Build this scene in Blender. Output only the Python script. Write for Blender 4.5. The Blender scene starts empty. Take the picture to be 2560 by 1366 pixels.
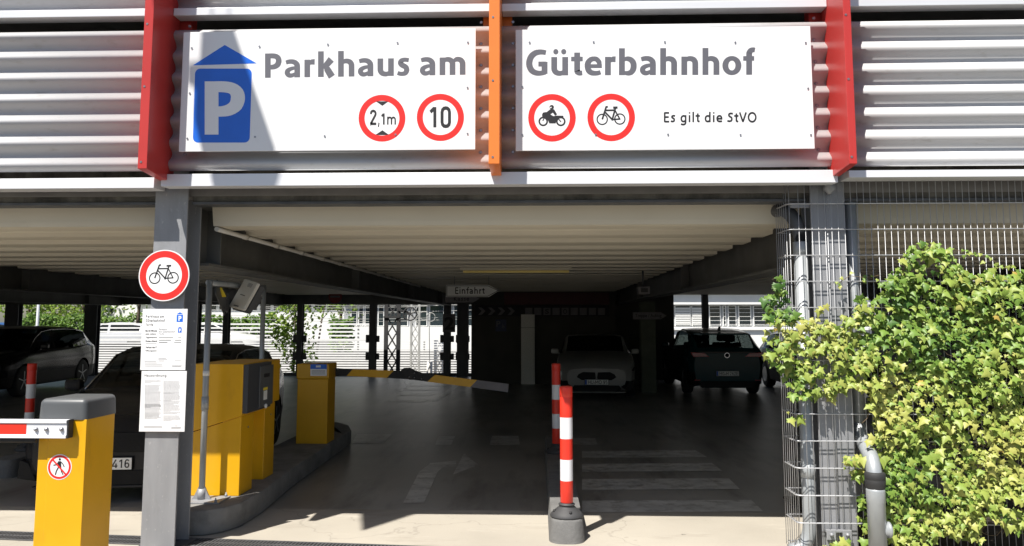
import bpy, bmesh, math, random
from mathutils import Vector, Matrix
R = math.radians
random.seed(7)
S = bpy.context.scene
COL = S.collection

# ---------------------------------------------------------------- camera
EYE = 1.77
FPX, PPX, PPY, VPX, VPY = 1920.0, 1280.0, 620.0, 1345.0, 800.0
PHI = math.atan((VPY - PPY) / FPX)
THE = math.atan((VPX - PPX) / FPX * math.cos(PHI))
cam = bpy.data.cameras.new('camera')
cam.sensor_width = 36.0
cam.lens = 36.0 * FPX / 2560.0
cam.shift_y = -(683.0 - PPY) / 2560.0
cam.clip_start, cam.clip_end = 0.05, 2000
camo = bpy.data.objects.new('camera', cam)
COL.objects.link(camo)
camo.location = (0, 0, EYE)
camo.rotation_euler = (R(90) + PHI, 0, THE)
S.camera = camo

# ---------------------------------------------------------------- light
SUN = Vector((-0.63, -1.0, 2.0)).normalized()
w = bpy.data.worlds.new('World')
S.world = w
w.use_nodes = True
nt = w.node_tree
bg = nt.nodes['Background']
sky = nt.nodes.new('ShaderNodeTexSky')
sky.sky_type = 'NISHITA'
sky.sun_disc = False
sky.sun_elevation = math.asin(SUN.z)
sky.sun_rotation = math.atan2(SUN.x, SUN.y)
nt.links.new(sky.outputs[0], bg.inputs[0])
bg.inputs[1].default_value = 0.06
sl = bpy.data.lights.new('sun', 'SUN')
sl.energy = 5.0
sl.angle = R(0.5)
sl.color = (1.0, 0.955, 0.88)
so = bpy.data.objects.new('sun', sl)
COL.objects.link(so)
so.location = (-8, -14, 30)
so.rotation_euler = (-SUN).to_track_quat('-Z', 'Y').to_euler()
S.view_settings.view_transform = 'Standard'
S.view_settings.look = 'None'
S.view_settings.gamma = 1.0
S.view_settings.exposure = 0.75

# ---------------------------------------------------------------- pixel -> place helpers
_f = Vector((-math.sin(THE) * math.cos(PHI), math.cos(THE) * math.cos(PHI), math.sin(PHI)))
_r = Vector((math.cos(THE), math.sin(THE), 0))
_u = _r.cross(_f)

def ray(px, py):
    return _r * ((px - PPX) / FPX) - _u * ((py - PPY) / FPX) + _f

def at(px, py, Y):
    d = ray(px, py)
    k = Y / d.y
    return Vector((d.x * k, Y, EYE + d.z * k))

def xz(px, py, Y):
    p = at(px, py, Y)
    return (p.x, p.z)

def gr(px, py, z=0.0):
    d = ray(px, py)
    k = (z - EYE) / d.z
    return Vector((d.x * k, d.y * k, z))

# ---------------------------------------------------------------- materials
def mat(name, c, rough=0.6, metal=0.0, var=0.12, scale=6.0, bump=0.0, bscale=None, spec=0.5, stretch=(1, 1, 1), coat=0.0, detail=4.0):
    m = bpy.data.materials.new(name)
    m.use_nodes = True
    t = m.node_tree
    b = t.nodes['Principled BSDF']
    b.inputs['Roughness'].default_value = rough
    b.inputs['Metallic'].default_value = metal
    b.inputs['Specular IOR Level'].default_value = spec
    b.inputs['Coat Weight'].default_value = coat
    tc = t.nodes.new('ShaderNodeTexCoord')
    mp = t.nodes.new('ShaderNodeMapping')
    mp.inputs['Scale'].default_value = stretch
    t.links.new(tc.outputs['Object'], mp.inputs[0])
    n = t.nodes.new('ShaderNodeTexNoise')
    n.inputs['Scale'].default_value = scale
    n.inputs['Detail'].default_value = detail
    t.links.new(mp.outputs[0], n.inputs['Vector'])
    cr = t.nodes.new('ShaderNodeValToRGB')
    cr.color_ramp.elements[0].position = 0.3
    cr.color_ramp.elements[1].position = 0.7
    cr.color_ramp.elements[0].color = tuple(x * (1 - var) for x in c) + (1,)
    cr.color_ramp.elements[1].color = tuple(min(1, x * (1 + var)) for x in c) + (1,)
    t.links.new(n.outputs['Fac'], cr.inputs[0])
    t.links.new(cr.outputs[0], b.inputs['Base Color'])
    if bump:
        n2 = t.nodes.new('ShaderNodeTexNoise')
        n2.inputs['Scale'].default_value = bscale or scale * 6
        n2.inputs['Detail'].default_value = 6
        t.links.new(mp.outputs[0], n2.inputs['Vector'])
        bp = t.nodes.new('ShaderNodeBump')
        bp.inputs['Strength'].default_value = bump
        bp.inputs['Distance'].default_value = 0.01
        t.links.new(n2.outputs['Fac'], bp.inputs['Height'])
        t.links.new(bp.outputs[0], b.inputs['Normal'])
    return m

def stain(m, c, scale, lo, hi, stretch=(1, 1, 1), seed=0.0):
    """a second layer of dirt of its own shape over the base colour"""
    t = m.node_tree
    b = t.nodes['Principled BSDF']
    src = b.inputs['Base Color'].links[0].from_socket
    tc = t.nodes.new('ShaderNodeTexCoord')
    mp = t.nodes.new('ShaderNodeMapping')
    mp.inputs['Scale'].default_value = stretch
    mp.inputs['Location'].default_value = (seed, seed * 2, seed * 3)
    t.links.new(tc.outputs['Object'], mp.inputs[0])
    n = t.nodes.new('ShaderNodeTexNoise')
    n.inputs['Scale'].default_value = scale
    n.inputs['Detail'].default_value = 8
    n.inputs['Roughness'].default_value = 0.65
    t.links.new(mp.outputs[0], n.inputs['Vector'])
    mr = t.nodes.new('ShaderNodeMapRange')
    mr.inputs['From Min'].default_value = lo
    mr.inputs['From Max'].default_value = hi
    t.links.new(n.outputs['Fac'], mr.inputs['Value'])
    mx = t.nodes.new('ShaderNodeMix')
    mx.data_type = 'RGBA'
    mx.inputs[7].default_value = tuple(c) + (1,)
    t.links.new(mr.outputs[0], mx.inputs[0])
    t.links.new(src, mx.inputs[6])
    t.links.new(mx.outputs[2], b.inputs['Base Color'])
    return m

M = {}
M['apron'] = mat('pale_concrete', (0.37, 0.338, 0.285), 0.85, var=0.10, scale=0.9, bump=0.25, bscale=60, detail=8)
stain(M['apron'], (0.27, 0.24, 0.20), 1.6, 0.55, 0.75, (0.5, 1.6, 1))
stain(M['apron'], (0.24, 0.21, 0.18), 28, 0.66, 0.74, (1, 1, 1), 3.1)
stain(M['apron'], (0.10, 0.09, 0.08), 5.5, 0.70, 0.78, (1, 1, 1), 12.3)
stain(M['apron'], (0.47, 0.43, 0.37), 3.5, 0.60, 0.80, (0.4, 1.2, 1), 21.0)
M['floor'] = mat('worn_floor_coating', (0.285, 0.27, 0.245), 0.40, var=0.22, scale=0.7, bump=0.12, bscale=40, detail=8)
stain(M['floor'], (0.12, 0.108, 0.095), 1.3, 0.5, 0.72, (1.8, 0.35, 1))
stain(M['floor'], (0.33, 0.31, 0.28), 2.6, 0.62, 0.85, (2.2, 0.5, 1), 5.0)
def cracks(m, scale, width, c, seed):
    t = m.node_tree
    b = t.nodes['Principled BSDF']
    src = b.inputs['Base Color'].links[0].from_socket
    tc = t.nodes.new('ShaderNodeTexCoord')
    mp = t.nodes.new('ShaderNodeMapping')
    mp.inputs['Location'].default_value = (seed, seed, 0)
    n = t.nodes.new('ShaderNodeTexNoise')
    n.inputs['Scale'].default_value = 2.5
    n.inputs['Detail'].default_value = 8
    ad = t.nodes.new('ShaderNodeMix')
    ad.data_type = 'RGBA'
    ad.blend_type = 'LINEAR_LIGHT'
    ad.inputs[0].default_value = 0.22
    t.links.new(tc.outputs['Object'], mp.inputs[0])
    t.links.new(mp.outputs[0], n.inputs['Vector'])
    t.links.new(mp.outputs[0], ad.inputs[6])
    t.links.new(n.outputs['Color'], ad.inputs[7])
    v = t.nodes.new('ShaderNodeTexVoronoi')
    v.feature = 'DISTANCE_TO_EDGE'
    v.inputs['Scale'].default_value = scale
    t.links.new(ad.outputs[2], v.inputs['Vector'])
    mr = t.nodes.new('ShaderNodeMapRange')
    mr.inputs['From Min'].default_value = width
    mr.inputs['From Max'].default_value = 0.0
    mr.inputs['To Max'].default_value = 0.3
    t.links.new(v.outputs['Distance'], mr.inputs['Value'])
    mx = t.nodes.new('ShaderNodeMix')
    mx.data_type = 'RGBA'
    mx.inputs[7].default_value = tuple(c) + (1,)
    t.links.new(mr.outputs[0], mx.inputs[0])
    t.links.new(src, mx.inputs[6])
    t.links.new(mx.outputs[2], b.inputs['Base Color'])
cracks(M['apron'], 0.45, 0.004, (0.13, 0.115, 0.10), 3.7)
M['earth'] = mat('asphalt_ground', (0.07, 0.068, 0.065), 0.9, var=0.25, scale=2.0, bump=0.3, bscale=80)
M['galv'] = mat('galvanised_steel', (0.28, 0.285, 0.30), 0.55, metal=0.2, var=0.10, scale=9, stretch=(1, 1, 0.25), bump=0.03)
stain(M['galv'], (0.25, 0.255, 0.265), 14, 0.56, 0.72, (1, 1, 0.3), 1.7)
stain(M['galv'], (0.44, 0.44, 0.45), 45, 0.60, 0.72, (1, 1, 0.5), 4.2)
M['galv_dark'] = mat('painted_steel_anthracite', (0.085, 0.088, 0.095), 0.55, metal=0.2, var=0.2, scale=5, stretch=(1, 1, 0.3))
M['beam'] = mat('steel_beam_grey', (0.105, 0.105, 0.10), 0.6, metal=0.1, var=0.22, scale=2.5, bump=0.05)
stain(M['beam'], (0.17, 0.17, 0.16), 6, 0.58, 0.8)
M['lintel'] = mat('weathered_concrete', (0.14, 0.13, 0.11), 0.9, var=0.3, scale=7, bump=0.3, bscale=40, stretch=(1, 1, 0.6))
stain(M['lintel'], (0.055, 0.05, 0.043), 5, 0.45, 0.65, (1, 1, 0.5), 2.2)
M['deck'] = mat('cream_sheet_ceiling', (0.62, 0.575, 0.475), 0.55, var=0.04, scale=1.5)
stain(M['deck'], (0.50, 0.455, 0.37), 3.0, 0.6, 0.85, (0.4, 1, 1), 1.2)
M['slab'] = mat('deck_concrete', (0.22, 0.21, 0.20), 0.9)
M['clad'] = mat('silver_corrugated_sheet', (0.56, 0.565, 0.575), 0.5, metal=0.1, var=0.05, scale=2.5, stretch=(0.4, 1, 3))
stain(M['clad'], (0.41, 0.40, 0.37), 9, 0.58, 0.85, (0.8, 1, 3), 2.0)
stain(M['clad'], (0.33, 0.32, 0.29), 36, 0.70, 0.76, (1, 1, 1.3), 7.0)
M['fascia'] = mat('white_aluminium_flashing', (0.70, 0.71, 0.74), 0.4, metal=0.15, var=0.03, scale=2, stretch=(0.4, 1, 1))
M['red_fin'] = mat('red_coated_metal', (0.47, 0.038, 0.033), 0.33, var=0.06, scale=3)
stain(M['red_fin'], (0.55, 0.30, 0.28), 16, 0.735, 0.76, (1, 1, 1), 9)
M['orange_fin'] = mat('orange_coated_metal', (0.78, 0.20, 0.035), 0.35, var=0.05, scale=3)
M['white'] = mat('white_sign_board', (0.80, 0.80, 0.81), 0.35, var=0.02, scale=2)
stain(M['white'], (0.70, 0.70, 0.69), 2.2, 0.6, 0.9, (1, 1, 0.5), 6)
M['blue'] = mat('blue_sign_film', (0.010, 0.135, 0.66), 0.35, var=0.05)
M['red'] = mat('red_sign_film', (0.72, 0.025, 0.02), 0.35, var=0.05)
M['black'] = mat('black_sign_film', (0.012, 0.012, 0.014), 0.5, var=0.1)
M['grey_txt'] = mat('grey_lettering_film', (0.115, 0.115, 0.135), 0.45, var=0.03)
M['print'] = mat('grey_print', (0.14, 0.14, 0.15), 0.6, var=0.05)
M['screw'] = mat('screw_steel', (0.30, 0.30, 0.32), 0.35, metal=0.8)
M['yellow'] = mat('yellow_powder_coat', (0.70, 0.365, 0.006), 0.36, var=0.05, scale=3, bump=0.02, bscale=90)
stain(M['yellow'], (0.52, 0.26, 0.008), 5, 0.62, 0.85, (1, 1, 0.4), 3)
M['cap'] = mat('grey_plastic_cap', (0.085, 0.09, 0.095), 0.42, var=0.08, scale=5, bump=0.02, bscale=120)
M['dark_panel'] = mat('dark_grey_console', (0.05, 0.053, 0.06), 0.45, var=0.08)
M['rubber'] = mat('black_rubber', (0.022, 0.022, 0.023), 0.7, var=0.15)
M['foot'] = mat('dark_rubber_foot', (0.045, 0.045, 0.047), 0.65, var=0.12, bump=0.05)
M['post_red'] = mat('red_plastic_post', (0.72, 0.035, 0.018), 0.38, var=0.05, scale=4)
stain(M['post_red'], (0.35, 0.03, 0.02), 22, 0.68, 0.78, (1, 1, 0.5), 2)
M['post_white'] = mat('white_reflective_film', (0.74, 0.74, 0.77), 0.4, var=0.04, scale=5)
stain(M['post_white'], (0.45, 0.45, 0.45), 16, 0.66, 0.8, (1, 1, 0.5), 5)
M['kerb'] = mat('grey_kerb_concrete', (0.14, 0.138, 0.135), 0.9, var=0.16, scale=8, bump=0.45, bscale=50)
stain(M['kerb'], (0.10, 0.098, 0.095), 30, 0.64, 0.72, (1, 1, 1), 1)
M['island'] = mat('island_concrete', (0.20, 0.195, 0.185), 0.9, var=0.18, scale=4, bump=0.3, bscale=60)
stain(M['island'], (0.11, 0.105, 0.10), 3, 0.5, 0.75, (1, 1, 1), 8)
M['mark'] = mat('worn_road_paint', (0.52, 0.51, 0.48), 0.42, var=0.2, scale=5)
stain(M['mark'], (0.24, 0.22, 0.19), 6, 0.5, 0.7, (1, 1, 1), 4)
M['pipe'] = mat('grey_drain_pipe', (0.34, 0.36, 0.375), 0.4, metal=0.25, var=0.12, scale=10, stretch=(1, 1, 0.4))
stain(M['pipe'], (0.42, 0.44, 0.45), 26, 0.62, 0.76, (1, 1, 0.4), 2)
M['wire'] = mat('galvanised_wire', (0.46, 0.465, 0.48), 0.45, metal=0.3, var=0.08)
M['board_white'] = mat('white_plastic_housing', (0.62, 0.60, 0.55), 0.5, var=0.05)
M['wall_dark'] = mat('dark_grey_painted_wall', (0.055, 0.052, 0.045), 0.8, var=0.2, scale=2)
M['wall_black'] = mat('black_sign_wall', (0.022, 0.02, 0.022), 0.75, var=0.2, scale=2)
M['pillar_white'] = mat('white_speckled_pillar', (0.78, 0.76, 0.72), 0.8, var=0.10, scale=40)
M['tile'] = mat('grey_tile_sign', (0.16, 0.15, 0.16), 0.6, var=0.1)
M['maroon'] = mat('maroon_wall_board', (0.09, 0.02, 0.018), 0.6)
M['green_grey'] = mat('green_grey_paint', (0.075, 0.085, 0.06), 0.7)
M['ext_white'] = mat('white_render_wall', (0.74, 0.74, 0.72), 0.8, var=0.05, scale=0.6)
M['ext_grey'] = mat('grey_facade', (0.34, 0.35, 0.36), 0.7, var=0.08)
M['slat'] = mat('white_fence_slat', (0.78, 0.78, 0.77), 0.6, var=0.05)
M['mast_dark'] = mat('dark_mast_steel', (0.035, 0.035, 0.036), 0.6, var=0.2)
M['mast_light'] = mat('grey_mast_steel', (0.40, 0.40, 0.38), 0.55, metal=0.2, var=0.15)
M['bark'] = mat('tree_bark', (0.10, 0.075, 0.05), 0.9, var=0.3, scale=12, bump=0.4)
M['plate'] = mat('plate_white', (0.75, 0.75, 0.73), 0.4, var=0.02)
M['plate_blue'] = mat('plate_blue', (0.01, 0.08, 0.45), 0.4)
M['tyre'] = mat('tyre_rubber', (0.015, 0.015, 0.016), 0.75, var=0.2)
M['rim'] = mat('alloy_rim', (0.32, 0.33, 0.34), 0.3, metal=0.8)
M['trim'] = mat('black_plastic_trim', (0.010, 0.010, 0.011), 0.5, spec=0.15)
M['chrome'] = mat('chrome_strip', (0.6, 0.6, 0.62), 0.15, metal=1.0)
M['lamp_red'] = mat('tail_lamp_red', (0.32, 0.01, 0.01), 0.15, coat=0.5)
M['lamp_clear'] = mat('headlamp_clear', (0.20, 0.21, 0.22), 0.08, metal=0.4, coat=1.0)
M['amber'] = mat('sticker_yellow', (0.8, 0.62, 0.05), 0.5)
M['grate'] = mat('drain_grate_iron', (0.15, 0.15, 0.155), 0.55, metal=0.5, var=0.2, scale=12)
M['pit'] = mat('drain_channel_dark', (0.012, 0.012, 0.012), 0.9)
for k, c in dict(p_black=(0.008, 0.008, 0.009), p_grey=(0.022, 0.022, 0.024), p_white=(0.66, 0.65, 0.63), p_pale=(0.27, 0.265, 0.255), p_teal=(0.004, 0.036, 0.042), p_blue=(0.03, 0.08, 0.2), p_silver=(0.45, 0.46, 0.48), p_red=(0.35, 0.02, 0.02)).items():
    M[k] = mat('car_paint_' + k[2:], c, 0.16, metal=0.0, var=0.03, coat=0.0, spec=0.35)
for k in ('p_teal', 'p_black', 'p_grey'):
    M[k].node_tree.nodes['Principled BSDF'].inputs['Specular IOR Level'].default_value = 0.18

def glass_mat(name, tint, refl=0.04):
    m = bpy.data.materials.new(name)
    m.use_nodes = True
    t = m.node_tree
    t.nodes.remove(t.nodes['Principled BSDF'])
    out = t.nodes['Material Output']
    tr = t.nodes.new('ShaderNodeBsdfTransparent')
    tr.inputs[0].default_value = tuple(tint) + (1,)
    gl = t.nodes.new('ShaderNodeBsdfGlossy')
    gl.inputs['Roughness'].default_value = 0.03
    lw = t.nodes.new('ShaderNodeLayerWeight')
    pw = t.nodes.new('ShaderNodeMath')
    pw.operation = 'POWER'
    pw.inputs[1].default_value = 4.0
    t.links.new(lw.outputs['Facing'], pw.inputs[0])
    fr = t.nodes.new('ShaderNodeMath')
    fr.operation = 'MULTIPLY_ADD'
    fr.inputs[1].default_value = 0.5
    fr.inputs[2].default_value = refl
    t.links.new(pw.outputs[0], fr.inputs[0])
    mx = t.nodes.new('ShaderNodeMixShader')
    t.links.new(fr.outputs[0], mx.inputs[0])
    t.links.new(tr.outputs[0], mx.inputs[1])
    t.links.new(gl.outputs[0], mx.inputs[2])
    t.links.new(mx.outputs[0], out.inputs[0])
    return m
M['glass'] = glass_mat('tinted_car_glass', (0.24, 0.275, 0.27))
M['glass_dark'] = glass_mat('privacy_car_glass', (0.09, 0.10, 0.10))
M['pane'] = mat('dark_window_pane', (0.02, 0.03, 0.035), 0.06, var=0.1, spec=0.8)

def leaf_mat(name, ramp, trans=0.35, rough=0.45):
    m = bpy.data.materials.new(name)
    m.use_nodes = True
    t = m.node_tree
    b = t.nodes['Principled BSDF']
    b.inputs['Roughness'].default_value = rough
    b.inputs['Specular IOR Level'].default_value = 0.35
    a = t.nodes.new('ShaderNodeAttribute')
    a.attribute_name = 'tint'
    cr = t.nodes.new('ShaderNodeValToRGB')
    els = cr.color_ramp.elements
    while len(els) < len(ramp):
        els.new(0.5)
    for e, (p, c) in zip(els, ramp):
        e.position = p
        e.color = tuple(c) + (1,)
    t.links.new(a.outputs['Fac'], cr.inputs[0])
    t.links.new(cr.outputs[0], b.inputs['Base Color'])
    tl = t.nodes.new('ShaderNodeBsdfTranslucent')
    t.links.new(cr.outputs[0], tl.inputs[0])
    mx = t.nodes.new('ShaderNodeMixShader')
    mx.inputs[0].default_value = trans
    t.links.new(b.outputs[0], mx.inputs[1])
    t.links.new(tl.outputs[0], mx.inputs[2])
    t.links.new(mx.outputs[0], t.nodes['Material Output'].inputs[0])
    return m
M['ivy'] = leaf_mat('ivy_leaf', [(0.0, (0.06, 0.14, 0.025)), (0.3, (0.17, 0.28, 0.045)), (0.6, (0.30, 0.36, 0.075)), (0.85, (0.41, 0.42, 0.11)), (1.0, (0.47, 0.34, 0.08))], 0.2)
M['leaf'] = leaf_mat('tree_leaf', [(0.0, (0.12, 0.20, 0.03)), (0.5, (0.22, 0.34, 0.05)), (1.0, (0.36, 0.44, 0.10))], 0.5)
M['hedge'] = leaf_mat('hedge_leaf', [(0.0, (0.045, 0.11, 0.015)), (0.6, (0.10, 0.19, 0.02)), (1.0, (0.19, 0.28, 0.04))], 0.3)
M['stem'] = mat('ivy_stem', (0.16, 0.11, 0.06), 0.8, var=0.2)

# ---------------------------------------------------------------- mesh helpers
WM = {}
def thing(name, label, cat, loc=(0, 0, 0), rz=0.0, group=None, kind=None):
    o = bpy.data.objects.new(name, None)
    o.empty_display_size = 0.2
    COL.objects.link(o)
    o.location = loc
    o.rotation_euler = (0, 0, rz)
    o['label'] = label
    o['category'] = cat
    if group: o['group'] = group
    if kind: o['kind'] = kind
    WM[o.name] = Matrix.Translation(Vector(loc)) @ Matrix.Rotation(rz, 4, 'Z')
    return o

def tag(o, label, cat=None, group=None, kind=None):
    if label: o['label'] = label
    if cat: o['category'] = cat
    if group: o['group'] = group
    if kind: o['kind'] = kind
    return o

def obj(name, bm, mats, parent=None, local=False, smooth=False, label=None, kind=None, flat_angle=40, tri=False):
    """link one mesh; parts are given in world space unless local"""
    if not isinstance(mats, (list, tuple)): mats = [mats]
    me = bpy.data.meshes.new(name)
    if tri: bmesh.ops.triangulate(bm, faces=bm.faces[:])
    bm.normal_update()
    if smooth:
        for f in bm.faces: f.smooth = True
        for e in bm.edges:
            if len(e.link_faces) == 2 and e.calc_face_angle(0) > R(flat_angle): e.smooth = False
    bm.to_mesh(me)
    bm.free()
    for m in mats: me.materials.append(M[m] if isinstance(m, str) else m)
    o = bpy.data.objects.new(name, me)
    COL.objects.link(o)
    if parent is not None:
        wm = WM.get(parent.name, Matrix())
        if not local: me.transform(wm.inverted())
        o.parent = parent
        WM[o.name] = wm
    if label: o['label'] = label
    if kind: o['kind'] = kind
    return o

def copy_tree(o, parent=None):
    c = o.copy()
    COL.objects.link(c)
    c.parent = parent
    for ch in o.children: copy_tree(ch, c)
    return c

def NB(): return bmesh.new()

def box(bm, x0, x1, y0, y1, z0, z1, bev=0.0, mi=0, seg=2):
    t = bmesh.new()
    bmesh.ops.create_cube(t, size=1)
    for v in t.verts:
        v.co = Vector(((x0 + x1) / 2 + v.co.x * (x1 - x0), (y0 + y1) / 2 + v.co.y * (y1 - y0), (z0 + z1) / 2 + v.co.z * (z1 - z0)))
    if bev:
        bmesh.ops.bevel(t, geom=t.edges[:], offset=bev, segments=seg, profile=0.5, affect='EDGES')
    merge(bm, t, mi)

def merge(bm, t, mi=None, mtx=None):
    mp = {}
    for v in t.verts:
        mp[v] = bm.verts.new(mtx @ v.co if mtx else v.co)
    for f in t.faces:
        try:
            nf = bm.faces.new([mp[v] for v in f.verts])
            nf.material_index = f.material_index if mi is None else mi
            nf.smooth = f.smooth
        except ValueError:
            pass
    t.free()

def frame(d):
    d = d.normalized()
    a = Vector((0, 0, 1)) if abs(d.z) < 0.9 else Vector((1, 0, 0))
    x = d.cross(a).normalized()
    return x, d.cross(x).normalized()

def tube(bm, pts, r, seg=12, mi=0, caps=True):
    """round tube through pts with mitred bends; r is a number or a list"""
    pts = [Vector(p) for p in pts]
    rr = r if isinstance(r, (list, tuple)) else [r] * len(pts)
    rings = []
    x = None
    for i, p in enumerate(pts):
        if i == 0: d = pts[1] - p
        elif i == len(pts) - 1: d = p - pts[i - 1]
        else: d = (pts[i + 1] - p).normalized() + (p - pts[i - 1]).normalized()
        d = d.normalized()
        if x is None: x, y = frame(d)
        else:
            x = (x - d * x.dot(d)).normalized()
            y = d.cross(x)
        rings.append([bm.verts.new(p + (x * math.cos(2 * math.pi * k / seg) + y * math.sin(2 * math.pi * k / seg)) * rr[i]) for k in range(seg)])
    for a, b in zip(rings, rings[1:]):
        for k in range(seg):
            f = bm.faces.new((a[k], a[(k + 1) % seg], b[(k + 1) % seg], b[k]))
            f.material_index = mi
            f.smooth = True
    if caps:
        for rg in (rings[0][::-1], rings[-1]):
            f = bm.faces.new(rg)
            f.material_index = mi

def bar(bm, p0, p1, w, h, mi=0):
    """square bar between two points"""
    p0, p1 = Vector(p0), Vector(p1)
    x, y = frame(p1 - p0)
    vs = []
    for p in (p0, p1):
        vs.append([bm.verts.new(p + x * sx * w / 2 + y * sy * h / 2) for sx, sy in ((-1, -1), (1, -1), (1, 1), (-1, 1))])
    a, b = vs
    for k in range(4):
        bm.faces.new((a[k], a[(k + 1) % 4], b[(k + 1) % 4], b[k])).material_index = mi
    bm.faces.new(a[::-1]).material_index = mi
    bm.faces.new(b).material_index = mi

def lathe(bm, prof, c, seg=24, mi=0, axis='Z'):
    """prof: list of (radius, height[, material])"""
    rings = []
    for p in prof:
        ring = []
        for k in range(seg):
            a = 2 * math.pi * k / seg
            q = Vector((p[0] * math.cos(a), p[0] * math.sin(a), p[1]))
            if axis == 'Y': q = Vector((q.x, q.z, q.y))
            if axis == 'X': q = Vector((q.z, q.x, q.y))
            ring.append(bm.verts.new(Vector(c) + q))
        rings.append(ring)
    for i, (a, b) in enumerate(zip(rings, rings[1:])):
        m = prof[i + 1][2] if len(prof[i + 1]) > 2 else mi
        for k in range(seg):
            f = bm.faces.new((a[k], a[(k + 1) % seg], b[(k + 1) % seg], b[k]))
            f.material_index = m
            f.smooth = True
    for rg, p in ((rings[0][::-1], prof[0]), (rings[-1], prof[-1])):
        if p[0] > 1e-6:
            bm.faces.new(rg).material_index = p[2] if len(p) > 2 else mi

def prism(bm, poly, axis, a0, a1, mi=0, bev=0.0):
    """extrude a 2D polygon along axis ('X': poly=(y,z), 'Y': poly=(x,z), 'Z': poly=(x,y))"""
    t = bmesh.new()
    def pt(p, a):
        return {'X': (a, p[0], p[1]), 'Y': (p[0], a, p[1]), 'Z': (p[0], p[1], a)}[axis]
    lo = [t.verts.new(pt(p, a0)) for p in poly]
    hi = [t.verts.new(pt(p, a1)) for p in poly]
    n = len(poly)
    t.faces.new(lo)
    t.faces.new(hi[::-1])
    for k in range(n):
        t.faces.new((lo[k], hi[k], hi[(k + 1) % n], lo[(k + 1) % n]))
    bmesh.ops.recalc_face_normals(t, faces=t.faces[:])
    if bev:
        bmesh.ops.bevel(t, geom=t.edges[:], offset=bev, segments=2, profile=0.5, affect='EDGES')
    merge(bm, t, mi)

# ---------------------------------------------------------------- flat graphics on a board
class Art:
    """films on a vertical board facing -Y: give pixel positions, each layer stands 0.8 mm proud of the last"""
    def __init__(s, Y, mp=None):
        s.bm = bmesh.new()
        s.Y = Y
        s.mp = mp or (lambda px, py: xz(px, py, Y))
        s.inv = False
    def v(s, p, layer):
        x, z = s.mp(*p)
        return s.bm.verts.new((x, s.Y - 0.0008 * layer, z))
    def poly(s, pts, mi, layer=1):
        f = s.bm.faces.new([s.v(p, layer) for p in pts])
        f.material_index = mi
        f.normal_update()
        if f.normal.y > 0: f.normal_flip()
        if len(pts) > 4: bmesh.ops.triangulate(s.bm, faces=[f])
    def disc(s, c, r, mi, layer=1, n=48):
        s.poly([(c[0] + r * math.cos(2 * math.pi * k / n), c[1] + r * math.sin(2 * math.pi * k / n)) for k in range(n)], mi, layer)
    def ring(s, c, r0, r1, mi, layer=1, n=48):
        pr = None
        for k in range(n + 1):
            a = 2 * math.pi * k / n
            q = [(c[0] + r * math.cos(a), c[1] + r * math.sin(a)) for r in (r0, r1)]
            if pr: s.poly([pr[0], pr[1], q[1], q[0]], mi, layer)
            pr = q
    def line(s, pts, w, mi, layer=1, round_=True):
        for a, b in zip(pts, pts[1:]):
            dx, dy = b[0] - a[0], b[1] - a[1]
            l = math.hypot(dx, dy) or 1
            nx, ny = -dy / l * w / 2, dx / l * w / 2
            s.poly([(a[0] + nx, a[1] + ny), (b[0] + nx, b[1] + ny), (b[0] - nx, b[1] - ny), (a[0] - nx, a[1] - ny)], mi, layer)
        if round_:
            for p in pts[1:-1]: s.disc(p, w / 2, mi, layer + 0.02, 12)
    def rrect(s, x0, y0, x1, y1, r, mi, layer=1, skew=0):
        pts = []
        for cx, cy, a0 in ((x1 - r, y0 + r, -90), (x1 - r, y1 - r, 0), (x0 + r, y1 - r, 90), (x0 + r, y0 + r, 180)):
            for k in range(6):
                a = R(a0 + 18 * k)
                x, y = cx + r * math.cos(a), cy + r * math.sin(a)
                pts.append((x + skew * (y - y0) / (y1 - y0), y))
        s.poly(pts, mi, layer)
    def text(s, string, x0, y0, x1, y1, mi, layer=1, bold=0.0, shear=0.0):
        vs, fs = glyphs(string, bold)
        ax, bx = min(v[0] for v in vs), max(v[0] for v in vs)
        ay, by = min(v[1] for v in vs), max(v[1] for v in vs)
        bv = []
        for v in vs:
            tx, ty = (v[0] - ax) / (bx - ax), (v[1] - ay) / (by - ay)
            bv.append(s.v((x0 + tx * (x1 - x0), y1 - ty * (y1 - y0) + shear * (tx - 0.5)), layer))
        for f in fs:
            try:
                nf = s.bm.faces.new([bv[i] for i in f])
                nf.material_index = mi
                nf.normal_update()
                if nf.normal.y > 0: nf.normal_flip()
            except ValueError:
                pass

_gc = {}
def glyphs(string, bold):
    key = (string, bold)
    if key not in _gc:
        c = bpy.data.curves.new('lettering', 'FONT')
        c.body = string
        c.size = 1
        c.offset = bold
        c.resolution_u = 4
        o = bpy.data.objects.new('lettering', c)
        COL.objects.link(o)
        dg = bpy.context.evaluated_depsgraph_get()
        me = bpy.data.meshes.new_from_object(o.evaluated_get(dg))
        _gc[key] = ([tuple(v.co[:2]) for v in me.vertices], [tuple(p.vertices) for p in me.polygons])
        bpy.data.objects.remove(o)
        bpy.data.curves.remove(c)
        bpy.data.meshes.remove(me)
    return _gc[key]

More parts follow.
